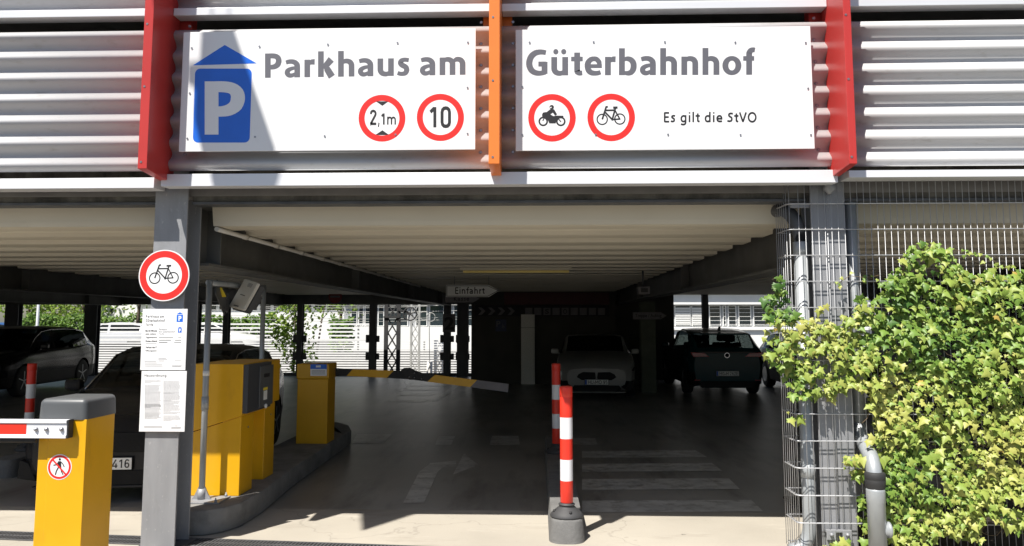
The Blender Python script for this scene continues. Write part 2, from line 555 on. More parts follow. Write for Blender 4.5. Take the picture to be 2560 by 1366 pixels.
def bicycle_art(A, cx, cy, k, mi, layer, w):
    """side view of a bicycle; k = wheelbase in pixels"""
    def q(x, y): return (cx + x * k, cy + y * k)
    fw, rw, bb = q(-0.5, 0.02), q(0.5, 0.0), q(0.07, 0.03)
    for c in (fw, rw): A.ring(c, 0.255 * k, 0.295 * k + w * 0.3, mi, layer, 32)
    st, hd = q(0.22, -0.5), q(-0.32, -0.49)
    A.line([hd, st], w, mi, layer + 0.1)
    A.line([q(-0.35, -0.40), bb], w, mi, layer + 0.2)
    A.line([q(0.25, -0.62), bb], w, mi, layer + 0.3)
    A.line([bb, rw, st], w * 0.85, mi, layer + 0.4)
    A.line([q(-0.18, -0.70), q(-0.28, -0.685), q(-0.31, -0.58), fw], w, mi, layer + 0.5)
    A.line([q(0.12, -0.645), q(0.37, -0.655)], w * 1.3, mi, layer + 0.6)
    A.disc(bb, 0.06 * k, mi, layer + 0.7, 16)

# ---------------------------------------------------------------- humanist sans lettering drawn as strokes: (points, widths); heights in 1/1000 em
def _n(dx=0, rs=445):
    k = rs - 445
    return ([(150 + dx, 335), (188 + dx, 390), (255 + dx + k * .4, 428), (330 + dx + k * .7, 428), (400 + dx + k, 398), (438 + dx + k, 340), (445 + dx + k, 270), (445 + dx + k, 0)], [50, 84, 112, 120, 134, 146, 146, 146])
def _st(x, y0, y1, w_=146): return ([(x, y0), (x, y1)], [w_, w_])
def _ell(cx, cy, rx, ry, wx, wy, n=28):
    return ([(cx + rx * math.cos(2 * math.pi * k / n), cy + ry * math.sin(2 * math.pi * k / n)) for k in range(n + 1)], [math.hypot(wx * math.cos(2 * math.pi * k / n), wy * math.sin(2 * math.pi * k / n)) for k in range(n + 1)])
_uu = [([(580 - x, 484 - y) for x, y in p], w_) for p, w_ in (_n(), _st(139, 0, 484))]
_e = [([(432, 262), (428, 340), (362, 418), (275, 434), (185, 408), (118, 325), (106, 235), (132, 135), (205, 70), (305, 52), (400, 58), (468, 80)], [100, 122, 116, 110, 122, 142, 146, 142, 128, 112, 105, 100]), ([(120, 240), (504, 240)], [88, 88])]
_s = [([(366, 425), (300, 438), (225, 440), (152, 412), (128, 352), (168, 298), (232, 264), (292, 222), (306, 150), (272, 78), (200, 52), (120, 54), (44, 78)], [98, 98, 100, 118, 136, 130, 128, 130, 138, 120, 102, 98, 98])]
_t = [([(190, 600), (190, 150), (206, 86), (252, 58), (332, 62)], [146, 146, 136, 116, 108]), ([(22, 430), (345, 430)], [106, 106])]
_bowl = [(150, 370), (200, 412), (290, 434), (388, 404), (452, 328), (466, 243), (452, 156), (398, 78), (310, 50), (220, 62), (160, 110)]
_bw = [44, 78, 108, 130, 148, 150, 148, 130, 110, 84, 44]
BOLD = {
 'P': (585, [_st(143, 0, 674), ([(180, 605), (290, 605), (385, 585), (442, 532), (456, 455), (428, 368), (352, 312), (260, 293), (180, 293)], [124, 124, 128, 144, 150, 144, 130, 116, 114])]),
 'a': (540, [([(72, 415), (150, 436), (240, 440), (325, 416), (384, 358), (398, 285), (398, 0)], [98, 108, 112, 126, 142, 146, 146]), ([(400, 262), (300, 258), (195, 232), (122, 180), (112, 120), (148, 68), (218, 52), (300, 76), (375, 130)], [76, 84, 98, 124, 136, 118, 104, 92, 56])]),
 'r': (385, [_st(139, 0, 484), ([(150, 310), (196, 382), (270, 418), (352, 420)], [44, 92, 128, 138])]),
 'k': (570, [_st(139, 0, 710), ([(215, 235), (300, 330), (438, 484)], [120, 150, 176]), ([(255, 285), (320, 215), (455, 0)], [60, 165, 182])]),
 'h': (585, [_st(139, 0, 710), _n()]),
 'n': (585, [_st(139, 0, 484), _n()]),
 'm': (860, [_st(139, 0, 484), _n(0, 430), _n(291, 430)]),
 'u': (580, _uu),
 'ü': (580, _uu + [_ell(180, 625, 36, 36, 62, 62), _ell(400, 625, 36, 36, 62, 62)]),
 's': (405, _s),
 'G': (690, [([(598, 600), (515, 616), (420, 618), (300, 590), (190, 500), (138, 370), (142, 250), (196, 140), (292, 76), (410, 56), (530, 70), (585, 84)], [110, 116, 122, 136, 150, 156, 156, 146, 130, 116, 110, 108]), _st(560, 40, 358), ([(388, 300), (600, 300)], [116, 116])]),
 't': (370, _t), 'e': (530, _e),
 'b': (600, [_st(139, 0, 710), (_bowl, _bw)]),
 'o': (575, [_ell(286, 243, 182, 192, 148, 106)]),
 'f': (355, [([(348, 652), (295, 658), (228, 634), (192, 575), (188, 500), (188, 0)], [106, 114, 128, 142, 146, 146]), ([(22, 430), (328, 430)], [106, 106])]),
}
_g = [([(600 - x, y) for x, y in _bowl], _bw), ([(461, 484), (461, 20), (440, -80), (380, -140), (290, -160), (190, -150), (110, -120)], [1] * 7)]
REG = {
 'E': (500, [_st(110, 0, 674), ([(110, 637), (440, 637)], [1, 1]), ([(110, 350), (415, 350)], [1, 1]), ([(110, 37), (450, 37)], [1, 1])]),
 's': (420, _s), 't': (355, _t), 'e': (540, _e), 'g': (600, _g),
 'i': (255, [_st(128, 0, 484), _st(128, 590, 680)]), 'l': (255, [_st(128, 0, 710)]),
 'd': (600, [_st(461, 0, 710), ([(600 - x, y) for x, y in _bowl], _bw)]),
 'S': (520, [([(x * 1.28, y * 1.36) for x, y in _s[0][0]], _s[0][1])]),
 'V': (600, [([(60, 674), (300, 20)], [1, 1]), ([(540, 674), (300, 20)], [1, 1])]),
 'O': (740, [_ell(370, 337, 275, 305, 80, 80)]),
 '1': (420, [_st(265, 0, 674), ([(250, 640), (90, 505)], [1, 1])]),
 '0': (520, [([(115, 170), (115, 500), (135, 580), (190, 628), (260, 640), (330, 628), (385, 580), (405, 500), (405, 170), (385, 95), (330, 47), (260, 36), (190, 47), (135, 95), (115, 170)], [1] * 15)]),
 '2': (500, [([(95, 490), (105, 570), (160, 625), (240, 640), (325, 615), (375, 550), (370, 465), (320, 380), (105, 75), (105, 37), (420, 37)], [1] * 11)]),
 'm': (800, [_st(139, 0, 484), _n(0, 430), _n(291, 430)]),
 ',': (240, [([(140, 90), (95, -110)], [1, 1])]),
}
def _pts6(): return [(395, 560), (340, 620), (265, 640), (185, 605), (130, 500), (112, 340), (118, 200), (160, 90), (255, 40), (350, 75), (398, 170), (392, 280), (335, 360), (250, 385), (170, 340), (125, 250)]
REG.update({
 'T': (500, [_st(250, 0, 660), ([(30, 637), (470, 637)], [1, 1])]),
 'H': (640, [_st(105, 0, 674), _st(535, 0, 674), ([(105, 345), (535, 345)], [1, 1])]),
 'K': (560, [_st(110, 0, 674), ([(480, 674), (150, 350), (500, 0)], [1, 1, 1])]),
 'U': (620, [([(105, 674), (105, 210), (140, 105), (220, 45), (310, 36), (400, 45), (480, 105), (515, 210), (515, 674)], [1] * 9)]),
 'M': (760, [_st(105, 0, 674), _st(655, 0, 674), ([(125, 660), (380, 180), (635, 660)], [1, 1, 1])]),
 'A': (640, [([(50, 0), (320, 670), (590, 0)], [1, 1, 1]), ([(160, 230), (480, 230)], [1, 1])]),
 '4': (500, [([(330, 674), (70, 190), (70, 150), (460, 150)], [1] * 4), _st(345, 0, 360)]),
 '5': (500, [([(400, 637), (135, 637), (115, 360), (190, 400), (280, 405), (365, 350), (395, 235), (370, 110), (290, 45), (195, 40), (95, 85)], [1] * 11)]),
 '6': (510, [(_pts6(), [1] * 16)]),
 '9': (510, [([(510 - x, 676 - y) for x, y in _pts6()], [1] * 16)]),
 '*': (300, [_ell(150, 200, 50, 50, 60, 60)]),
})
ALL = {**BOLD, **REG}
def _ribbon(A, pts, ws, tf, mi, layer):
    P = [tf(*p) for p in pts]
    n = len(P)
    closed = math.hypot(pts[0][0] - pts[-1][0], pts[0][1] - pts[-1][1]) < 1
    L_, R_ = [], []
    for i in range(n):
        if closed: a, b = pts[i - 1 if i else n - 2], pts[i + 1 if i < n - 1 else 1]
        else: a, b = pts[max(0, i - 1)], pts[min(n - 1, i + 1)]
        dx, dy = b[0] - a[0], b[1] - a[1]
        l = math.hypot(dx, dy) or 1
        h = ws[i] / 2
        if 0 < i < n - 1:
            d1 = math.hypot(pts[i][0] - a[0], pts[i][1] - a[1]) or 1
            d2 = math.hypot(b[0] - pts[i][0], b[1] - pts[i][1]) or 1
            cs = ((pts[i][0] - a[0]) * (b[0] - pts[i][0]) + (pts[i][1] - a[1]) * (b[1] - pts[i][1])) / d1 / d2
            h /= max(0.6, math.sqrt(max(0, (1 + cs) / 2)))
        L_.append(tf(pts[i][0] - dy / l * h, pts[i][1] + dx / l * h))
        R_.append(tf(pts[i][0] + dy / l * h, pts[i][1] - dx / l * h))
    for i in range(n - 1):
        A.poly([L_[i], L_[i + 1], R_[i + 1], R_[i]], mi, layer)
def smooth_pts(pts, ws):
    """Catmull-Rom pass so bends read as curves"""
    if len(pts) < 4 or math.hypot(pts[0][0] - pts[-1][0], pts[0][1] - pts[-1][1]) < 1: return pts, ws
    op, ow = [], []
    n = len(pts)
    for i in range(n - 1):
        p0, p1, p2, p3 = pts[max(0, i - 1)], pts[i], pts[i + 1], pts[min(n - 1, i + 2)]
        straight = math.hypot(p2[0] - p1[0], p2[1] - p1[1]) > 190
        for t in ((0.0,) if straight else (0.0, 0.33, 0.67)):
            f = lambda k: 0.5 * (2 * p1[k] + (p2[k] - p0[k]) * t + (2 * p0[k] - 5 * p1[k] + 4 * p2[k] - p3[k]) * t * t + (3 * p1[k] - p0[k] - 3 * p2[k] + p3[k]) * t ** 3)
            op.append((f(0), f(1)))
            ow.append(ws[i] + (ws[i + 1] - ws[i]) * t)
    op.append(pts[-1])
    ow.append(ws[-1])
    return op, ow
def letters(A, string, x0, ytop, x1, ybase, mi, font, top=710, weight=None, track=12, shear=0.0, layer=1):
    """set a line of stroke lettering: baseline at pixel row ybase, the height top at ytop, from x0 to x1"""
    adv = sum((font[c][0] if c != ' ' else 230) + track for c in string)
    lsb = 66 if weight is None else 60
    sx = (x1 - x0) / (adv - track - 2 * lsb * 0.9)
    sy = (ybase - ytop) / top
    x = -lsb
    k = 0
    for c in string:
        if c != ' ':
            for pts, ws in font[c][1]:
                w2 = [q * 1.12 for q in ws] if weight is None else [weight] * len(ws)
                pts, w2 = smooth_pts(pts, w2)
                tf = lambda px, py, x=x: (x0 + (x + px) * sx, ybase - py * sy + shear * ((x0 + (x + px) * sx - x0) / (x1 - x0) - 0.5))
                _ribbon(A, pts, w2, tf, mi, layer + 0.02 * (k % 40))
                k += 1
            x += font[c][0] + track
        else:
            x += 230 + track

# ================================================================ setting: ground
bm = NB()
def quad(bm, pts, mi=0):
    f = bm.faces.new([bm.verts.new(p) for p in pts])
    f.material_index = mi
    return f
xs = (-400, 400)
prof = [(-300, -0.02), (2.0, -0.02), (24.55, -0.02), (24.6, -0.55), (31.0, -0.55), (31.1, 0.15), (900, 0.15)]
for (y0, z0), (y1, z1) in zip(prof, prof[1:]):
    quad(bm, [(xs[0], y0, z0), (xs[1], y0, z0), (xs[1], y1, z1), (xs[0], y1, z1)])
tag(obj('ground', bm, 'earth'), None, kind='structure')
bm = NB()
quad(bm, [(-30, 4.0, 0.0), (30, 4.0, 0.0), (30, 7.35, 0.0), (-30, 7.35, 0.0)])  # ends early, out of view, so the dark ground sends up less bounce light
tag(obj('driveway', bm, 'apron'), None, kind='structure')
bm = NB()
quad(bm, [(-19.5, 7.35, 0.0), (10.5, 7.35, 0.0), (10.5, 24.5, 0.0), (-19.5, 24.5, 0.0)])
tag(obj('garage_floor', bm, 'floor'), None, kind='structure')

def marking(name, polys, z=0.004):
    bm = NB()
    for p in polys:
        f = bm.faces.new([bm.verts.new(gr(x, y, z)) for x, y in p])
        f.normal_update()
        if f.normal.z < 0: f.normal_flip()
        if len(p) > 4: bmesh.ops.triangulate(bm, faces=[f])
    tag(obj(name, bm, 'mark'), None, kind='structure')
marking('painted_arrow', [[(1008, 1257), (1060, 1257), (1094, 1180), (1048, 1180)], [(1048, 1180), (1094, 1180), (1106, 1169), (1076, 1158)],
                          [(1076, 1158), (1106, 1169), (1140, 1166), (1140, 1152)], [(1132, 1187), (1196, 1163), (1160, 1134)]])
marking('painted_crossing', [[(1455, 1128), (1738, 1126), (1768, 1143), (1455, 1145)], [(1455, 1160), (1780, 1158), (1806, 1178), (1455, 1180)],
                             [(1455, 1198), (1822, 1196), (1850, 1223), (1455, 1225)], [(1455, 1252), (1878, 1250), (1908, 1279), (1455, 1281)]])
marking('painted_dashes', [[(892, 1086), (980, 1085), (958, 1108), (880, 1108)], [(1096, 1091), (1138, 1091), (1128, 1112), (1088, 1112)],
                           [(1230, 1090), (1296, 1090), (1300, 1113), (1224, 1113)], [(1432, 1096), (1488, 1096), (1494, 1112), (1434, 1112)]])
marking('painted_hatching', [[(1030, 962), (1118, 962), (1112, 966), (1026, 966)], [(1014, 972), (1102, 972), (1096, 976), (1008, 976)],
                             [(998, 983), (1088, 984), (1078, 990), (988, 989)], [(980, 998), (1070, 1000), (1058, 1006), (966, 1004)],
                             [(1140, 960), (1152, 962), (1096, 1003), (1078, 1003)],
                             [(1006, 947), (1022, 955), (1026, 966), (1018, 968)], [(1018, 968), (1026, 966), (1004, 978), (994, 978)]])

# ================================================================ the parking garage
B = thing('parking_garage', 'open steel parking garage with silver corrugated cladding and red and orange fins', 'parking garage', (-0.3, 6.0, 0))
YF = 5.83
PITCH, AMP, ZR = 0.1735, 0.030, 3.846

def hbeam_v(bm, x0, x1, y0, y1, z0, z1, t=0.018, inset=0.0):
    """upright H section, flanges facing front and back"""
    box(bm, x0, x1, y0, y0 + t, z0, z1, 0.002)
    box(bm, x0, x1, y1 - t, y1, z0, z1, 0.002)
    xm = (x0 + x1) / 2
    box(bm, xm - 0.006, xm + 0.006, y0 + t + 0.0005, y1 - t - 0.0005, z0, z1)

def hbeam_y(bm, xc, wd, y0, y1, z0, z1, t=0.022):
    box(bm, xc - wd / 2, xc + wd / 2, y0, y1, z0, z0 + t)
    box(bm, xc - wd / 2, xc + wd / 2, y0, y1, z1 - t, z1)
    box(bm, xc - 0.008, xc + 0.008, y0, y1, z0 + t + 0.0005, z1 - t - 0.0005)
    for k in range(int((y1 - y0) / 5.2) + 1):
        y = y0 + 0.25 + k * 5.2
        for sx in (-1, 1):
            box(bm, min(xc + sx * 0.009, xc + sx * (wd / 2 - 0.01)), max(xc + sx * 0.009, xc + sx * (wd / 2 - 0.01)), y, y + 0.015, z0 + t + 0.001, z1 - t - 0.001)

XL0, XL1 = at(371, 900, 6.0).x, at(454, 900, 6.0).x
XR0, XR1 = at(2040, 900, 6.0).x, at(2127, 900, 6.0).x
bm = NB()
hbeam_v(bm, XL0, XL1, 6.0, 6.26, 0.02, 3.05)
col_l = obj('column', bm, 'galv', B)
bm = NB()
box(bm, XL0 - 0.05, XL1 + 0.05, 6.02, 6.3, 0.001, 0.02, 0.003)
obj('base_plate', bm, 'galv_dark', col_l)
bm = NB()
xm = (XR0 + XR1) / 2 - 0.005
box(bm, XR0, xm - 0.003, 6.0, 6.012, 0.02, 3.05, 0.002)
box(bm, xm, XR1, 5.996, 6.012, 0.02, 3.05, 0.002)
box(bm, XR0, XR1, 6.2, 6.22, 0.02, 3.05)
box(bm, xm - 0.008, xm + 0.008, 6.0125, 6.1995, 0.02, 3.05)
col_r = obj('column', bm, 'galv', B)
bm = NB()
z0 = at(2100, 1336, 5.95).z
for px in (2078, 2118):
    x = at(px, 1336, 5.94).x
    box(bm, x - 0.034, x + 0.034, 5.935, 5.943, z0 - 0.04, z0 + 0.035, 0.004)
    lathe(bm, [(0.0, -0.018), (0.012, -0.016), (0.014, -0.004), (0.014, 0)], (x, 5.935, z0), 10, axis='Y')
box(bm, at(2063, 1325, 5.97).x, at(2112, 1325, 5.97).x, 5.95, 5.994, z0 + 0.01, z0 + 0.03, 0.003)
obj('bracket', bm, 'galv', col_r)

# lintel across the front, with its steel angle
bm = NB()
box(bm, -14, XL0 - 0.01, 6.06, 6.3, 2.72, 3.1, 0.006)
box(bm, XL1 + 0.01, XR0 - 0.01, 6.06, 6.3, 2.72, 3.1, 0.006)
box(bm, XR1 + 0.01, 10.5, 6.06, 6.3, 2.72, 3.1, 0.006)
lt = obj('lintel', bm, 'lintel', B)
bm = NB()
for a, b in ((-14, XL0 - 0.012), (XL1 + 0.012, XR0 - 0.012), (XR1 + 0.012, 10.5)):
    box(bm, a, b, 6.045, 6.2, 2.695, 2.718, 0.003)
obj('steel_angle', bm, 'galv_dark', lt)

BEAMS = (-13.3, -8.1, -2.89, 2.31, 7.5)
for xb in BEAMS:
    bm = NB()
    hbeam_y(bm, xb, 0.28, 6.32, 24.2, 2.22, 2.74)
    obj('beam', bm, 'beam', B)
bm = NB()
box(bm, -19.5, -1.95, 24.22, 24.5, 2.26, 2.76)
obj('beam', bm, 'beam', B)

# deep ribbed sheet ceiling, one field between each pair of beams
def deck_field(x0, x1, y1=24.15):
    bm = NB()
    P0 = 6.32
    pts = [(P0 - 0.02, 2.72)]
    y = 6.15
    while y < y1:
        for dy, z in ((0.03, 2.735), (0.05, 2.705), (0.078, 2.703), (0.15, 2.592), (0.176, 2.590), (0.186, 2.555), (0.235, 2.555), (0.245, 2.560), (0.265, 2.560), (0.275, 2.555), (0.504, 2.555), (0.514, 2.590), (0.54, 2.592), (0.612, 2.703), (0.64, 2.705), (0.66, 2.735)):
            if y + dy > P0: pts.append((y + dy, z))
        y += 0.73
    ring0 = [bm.verts.new((x0, a, b)) for a, b in pts]
    ring1 = [bm.verts.new((x1, a, b)) for a, b in pts]
    for k in range(len(pts) - 1):
        bm.faces.new((ring0[k], ring0[k + 1], ring1[k + 1], ring1[k]))
    # closed rib ends
    for ring, x, fl in ((ring0, x0, 0), (ring1, x1, 1)):
        for k in range(len(pts) - 1):
            t0 = bm.verts.new((x, pts[k][0], 2.745))
            t1 = bm.verts.new((x, pts[k + 1][0], 2.745))
            bm.faces.new((ring[k], ring[k + 1], t1, t0))
    obj('ceiling_deck', bm, 'deck', B)
edges = [-19.4] + list(BEAMS) + [10.45]
for a, b in zip(edges, edges[1:]):
    deck_field(a + 0.16, b - 0.16)
bm = NB()
box(bm, -19.5, 10.5, 6.05, 24.5, 2.765, 2.9)
obj('floor_slab', bm, 'slab', B)
bm = NB()
box(bm, -19.5, 10.5, 5.95, 15.5, 5.3, 5.5)
obj('roof', bm, 'slab', B)
bm = NB()
box(bm, -19.6, -19.42, 6.4, 24.5, 0, 2.75)
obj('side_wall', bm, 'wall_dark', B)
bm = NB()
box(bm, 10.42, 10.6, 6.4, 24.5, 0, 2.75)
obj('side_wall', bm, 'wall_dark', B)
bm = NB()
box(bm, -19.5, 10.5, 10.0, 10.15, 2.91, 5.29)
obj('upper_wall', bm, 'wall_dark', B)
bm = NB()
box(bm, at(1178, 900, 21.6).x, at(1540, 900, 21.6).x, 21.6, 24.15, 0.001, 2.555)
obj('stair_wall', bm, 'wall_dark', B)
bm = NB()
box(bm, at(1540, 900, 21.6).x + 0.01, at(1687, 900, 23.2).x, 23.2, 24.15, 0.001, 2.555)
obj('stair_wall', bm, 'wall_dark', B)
# far posts
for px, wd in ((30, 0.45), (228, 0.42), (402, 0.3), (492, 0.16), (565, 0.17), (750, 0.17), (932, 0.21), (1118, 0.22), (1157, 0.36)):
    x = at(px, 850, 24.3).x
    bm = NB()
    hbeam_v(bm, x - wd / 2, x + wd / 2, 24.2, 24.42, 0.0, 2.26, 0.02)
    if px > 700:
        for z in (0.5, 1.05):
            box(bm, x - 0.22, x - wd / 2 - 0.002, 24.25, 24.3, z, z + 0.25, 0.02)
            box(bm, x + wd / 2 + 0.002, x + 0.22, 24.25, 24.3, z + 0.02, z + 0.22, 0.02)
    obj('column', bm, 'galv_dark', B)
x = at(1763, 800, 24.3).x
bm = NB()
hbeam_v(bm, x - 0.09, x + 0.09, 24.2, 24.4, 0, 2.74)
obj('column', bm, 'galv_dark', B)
x = at(1621, 850, 18.9).x
bm = NB()
hbeam_v(bm, x - 0.18, x + 0.18, 18.9, 19.2, 0, 2.21)
obj('column', bm, 'green_grey', B, label='pale green grey column below the right hand beam')
xa, xb_ = at(1303, 900, 21.5).x, at(1337, 900, 21.5).x
bm = NB()
box(bm, xa, xb_, 21.42, 21.58, 0.001, 1.55, 0.006)
box(bm, xa, xb_, 21.42, 21.58, 1.558, 1.92, 0.006)
obj('pillar', bm, 'pillar_white', B, label='white speckled pillar before the dark stair wall')
bm = NB()
box(bm, -19.4, 10.4, 24.43, 24.6, -0.54, 0.09, 0.01)
obj('kerb_upstand', bm, 'kerb', B)
bm = NB()
for xx, y0, y1 in ((-2.70, 6.33, 17.5),):
    tube(bm, [(xx, y0, 2.53), (xx, y1, 2.53)], 0.02, 10)
    for k in range(12):
        tube(bm, [(xx, y0 + 0.6 + k * 0.85, 2.53), (xx, y0 + 0.68 + k * 0.85, 2.53)], 0.025, 10)
obj('conduit', bm, 'board_white', B)

# corrugated cladding
def corrugated(x0, x1, z0, z1, zr=ZR, yf=YF, label=None):
    bm = NB()
    n = int((z1 - z0) / PITCH * 16)
    front, back = [], []
    for k in range(n + 1):
        z = z0 + (z1 - z0) * k / n
        c = math.cos(2 * math.pi * (z - zr) / PITCH)
        c = math.copysign(abs(c) ** 0.95, c)
        y = yf - AMP * c
        front.append([bm.verts.new((x, y, z)) for x in (x0, x1)])
        back.append([bm.verts.new((x, y + 0.004, z)) for x in (x0, x1)])
    for k in range(n):
        for g, fl in ((front, False), (back, True)):
            q = (g[k][0], g[k][1], g[k + 1][1], g[k + 1][0])
            f = bm.faces.new(q[::-1] if fl else q)
            f.smooth = True
        for s in (0, 1):
            q = (front[k][s], front[k + 1][s], back[k + 1][s], back[k][s])
            bm.faces.new(q if s == 0 else q[::-1])
    for k in (0, n):
        bm.faces.new((front[k][0], front[k][1], back[k][1], back[k][0]))
    bm.normal_update()
    return obj('cladding_panel', bm, 'clad', B, label=label)

def fin(name, pxl, pxr, py, y_front, zb_px, m, lab):
    x0, x1 = at(pxl, py, y_front).x, at(pxr, py, y_front).x
    zb = at(pxl, zb_px, y_front).z
    bm = NB()
    prism(bm, [(y_front, zb), (5.815, zb - 0.03), (5.90, zb + 0.02), (5.90, 5.4), (y_front, 5.4)], 'X', x0, x1, bev=0.003)
    f = obj(name, bm, m, B, label=lab)
    bm = NB()
    xc = (x0 + x1) / 2
    box(bm, xc - 0.115, xc + 0.115, 5.93, 6.03, 3.9, 5.28, 0.002)
    obj('fin_post', bm, m, f)
    bm = NB()
    for z in (zb + 0.05, zb + 0.62, zb + 1.1):
        lathe(bm, [(0.008, -0.003), (0.009, 0.0)], (xc - 0.01, y_front, z), 10, axis='Y')
    obj('rivet', bm, 'screw', f)
    return x0, x1
fl0, fl1 = fin('fin', 353, 376, 215, 5.48, 422, 'red_fin', 'red fin left of the entrance sign')
fo0, fo1 = fin('fin', 1222, 1249, 215, 5.48, 410, 'orange_fin', 'orange fin between the two sign boards')
fr0, fr1 = fin('fin', 2116, 2135, 215, 5.48, 410, 'red_fin', 'red fin right of the entrance sign')
for a, b in ((-9.5, fl0 + 0.01), (fl1 - 0.01, fo0 + 0.01), (fo1 - 0.01, fr0 + 0.02), (fr1 - 0.02, 9.0)):
    corrugated(a, b, 2.93, 4.065)
    corrugated(a, b, 4.24, 5.3)
# flat end strips of the sheets with screws
bm = NB()
for xx in (fl1 + 0.10, fo0 - 0.085, fo1 + 0.085, fr0 - 0.075):
    for k in range(-5, 2):
        z = ZR + PITCH * (k + 0.5)
        lathe(bm, [(0.010, -0.006), (0.013, -0.003), (0.013, 0.003)], (xx, YF + AMP - 0.001, z), 10, axis='Y')
obj('cladding_screw', bm, 'screw', B)

def fascia(x0, x1, yf, z0, z1, yb):
    bm = NB()
    prism(bm, [(yf, z0), (yf + 0.004, z1), (yb, z1 + 0.012), (yb, z0 + 0.004)], 'X', x0, x1, bev=0.002)
    return obj('fascia', bm, 'fascia', B)
fascia(at(403, 440, 5.79).x, at(2095, 440, 5.79).x, 5.79, 2.80, 2.897, 5.93)
fascia(-9.5, at(385, 450, 5.80).x, 5.80, 2.79, 2.872, 5.98)
fascia(at(2123, 440, 5.78).x, 9.0, 5.78, 2.835, 2.89, 5.98)
for a, b in ((-9.5, fl0 - 0.002), (fl1 + 0.002, fo0 - 0.002), (fo1 + 0.002, fr0 - 0.002), (fr1 + 0.002, 9.0)):
    bm = NB()
    box(bm, a, b, 5.78, 5.90, 4.165, 4.225, 0.003)
    obj('ledge', bm, 'fascia', B)
bm = NB()
for a in (XL1 + 0.02, XR0 - 0.1):
    box(bm, a, a + 0.06, 5.94, 6.04, 2.86, 2.92)
p = at(2071, 480, 5.97)
lathe(bm, [(0.016, 0.0), (0.02, 0.01), (0.045, 0.03), (0.045, 0.07), (0.03, 0.075)], (p.x, 5.955, p.z - 0.02), 16)
obj('fixing', bm, 'galv', B)

# the lit tube on the ceiling
p = at(1290, 668, 11.6)
lamp = thing('ceiling_lamp', 'long yellowish strip light under the cream ribbed ceiling', 'strip light', (p.x, 11.6, 2.50))
bm = NB()
box(bm, p.x - 0.84, p.x + 0.84, 11.55, 11.65, 2.515, 2.554, 0.004)
obj('lamp_body', bm, 'deck', lamp)
lm = bpy.data.materials.new('lit_tube')
lm.use_nodes = True
b = lm.node_tree.nodes['Principled BSDF']
b.inputs['Base Color'].default_value = (0.5, 0.40, 0.14, 1)
b.inputs['Emission Color'].default_value = (1.0, 0.74, 0.25, 1)
b.inputs['Emission Strength'].default_value = 0.035
bm = NB()
tube(bm, [(p.x - 0.80, 11.6, 2.495), (p.x + 0.80, 11.6, 2.495)], 0.019, 10)
obj('lamp_tube', bm, lm, lamp)

# ================================================================ kerbs, island, drain
def rounded_poly(x0, x1, y0, y1, r0, r1, n=7):
    pts = []
    for cx, cy, r, a0 in ((x1 - r0, y0 + r0, r0, -90), (x1 - r1, y1 - r1, r1, 0), (x0 + r1, y1 - r1, r1, 90), (x0 + r0, y0 + r0, r0, 180)):
        for k in range(n):
            a = R(a0 + 90 * k / (n - 1))
            pts.append((cx + r * math.cos(a), cy + r * math.sin(a)))
    return pts
bm = NB()
isl = [gr(x, y) for x, y in ((440, 1344), (513, 1341), (560, 1333), (602, 1319), (635, 1299), (659, 1283), (700, 1247), (745, 1210), (810, 1162), (862, 1124), (878, 1111), (872, 1098), (846, 1090), (800, 1088))]
prism(bm, [(p.x, p.y) for p in isl] + [(-3.30, isl[-1].y), (-3.30, isl[0].y + 0.25), (-3.2, isl[0].y + 0.1)], 'Z', 0.0, 0.21, bev=0.03)
tag(obj('kerb_island', bm, 'island', smooth=True), None, kind='structure')
bm = NB()
def kerb_block(bm, x0, x1, y0, y1, h, r=0.11):
    t = bmesh.new()
    lo = rounded_poly(x0, x1, y0, y1, r, 0.05)
    hi = rounded_poly(x0 + 0.018, x1 - 0.018, y0 + 0.02, y1 - 0.02, r - 0.01, 0.04)
    a = [t.verts.new((x, y, 0.0)) for x, y in lo]
    b = [t.verts.new((x, y, h)) for x, y in hi]
    n = len(a)
    t.faces.new(a[::-1])
    top = t.faces.new(b)
    for k in range(n): t.faces.new((a[k], a[(k + 1) % n], b[(k + 1) % n], b[k]))
    bmesh.ops.bevel(t, geom=list(top.edges), offset=0.02, segments=3, profile=0.5, affect='EDGES')
    merge(bm, t, 0)
kerb_block(bm, at(1373, 1340, 6.3).x, at(1464, 1340, 6.3).x, 6.28, 10.8, 0.18)
tag(obj('kerb', bm, 'kerb', smooth=True), None, kind='structure')
bm = NB()
kerb_block(bm, -6.2, -5.9, 8.6, 12.5, 0.2)
tag(obj('kerb', bm, 'kerb', smooth=True), None, kind='structure')
bm = NB()
prism(bm, [(2.42, 5.66), (5.8, 5.66), (5.8, 7.9), (2.42, 7.9)], 'Z', 0.002, 0.03, bev=0.008)
tag(obj('planting_bed', bm, mat('dark_bed_soil', (0.035, 0.028, 0.02), 0.95, var=0.4, scale=14, bump=0.8, bscale=40)), None, kind='structure')
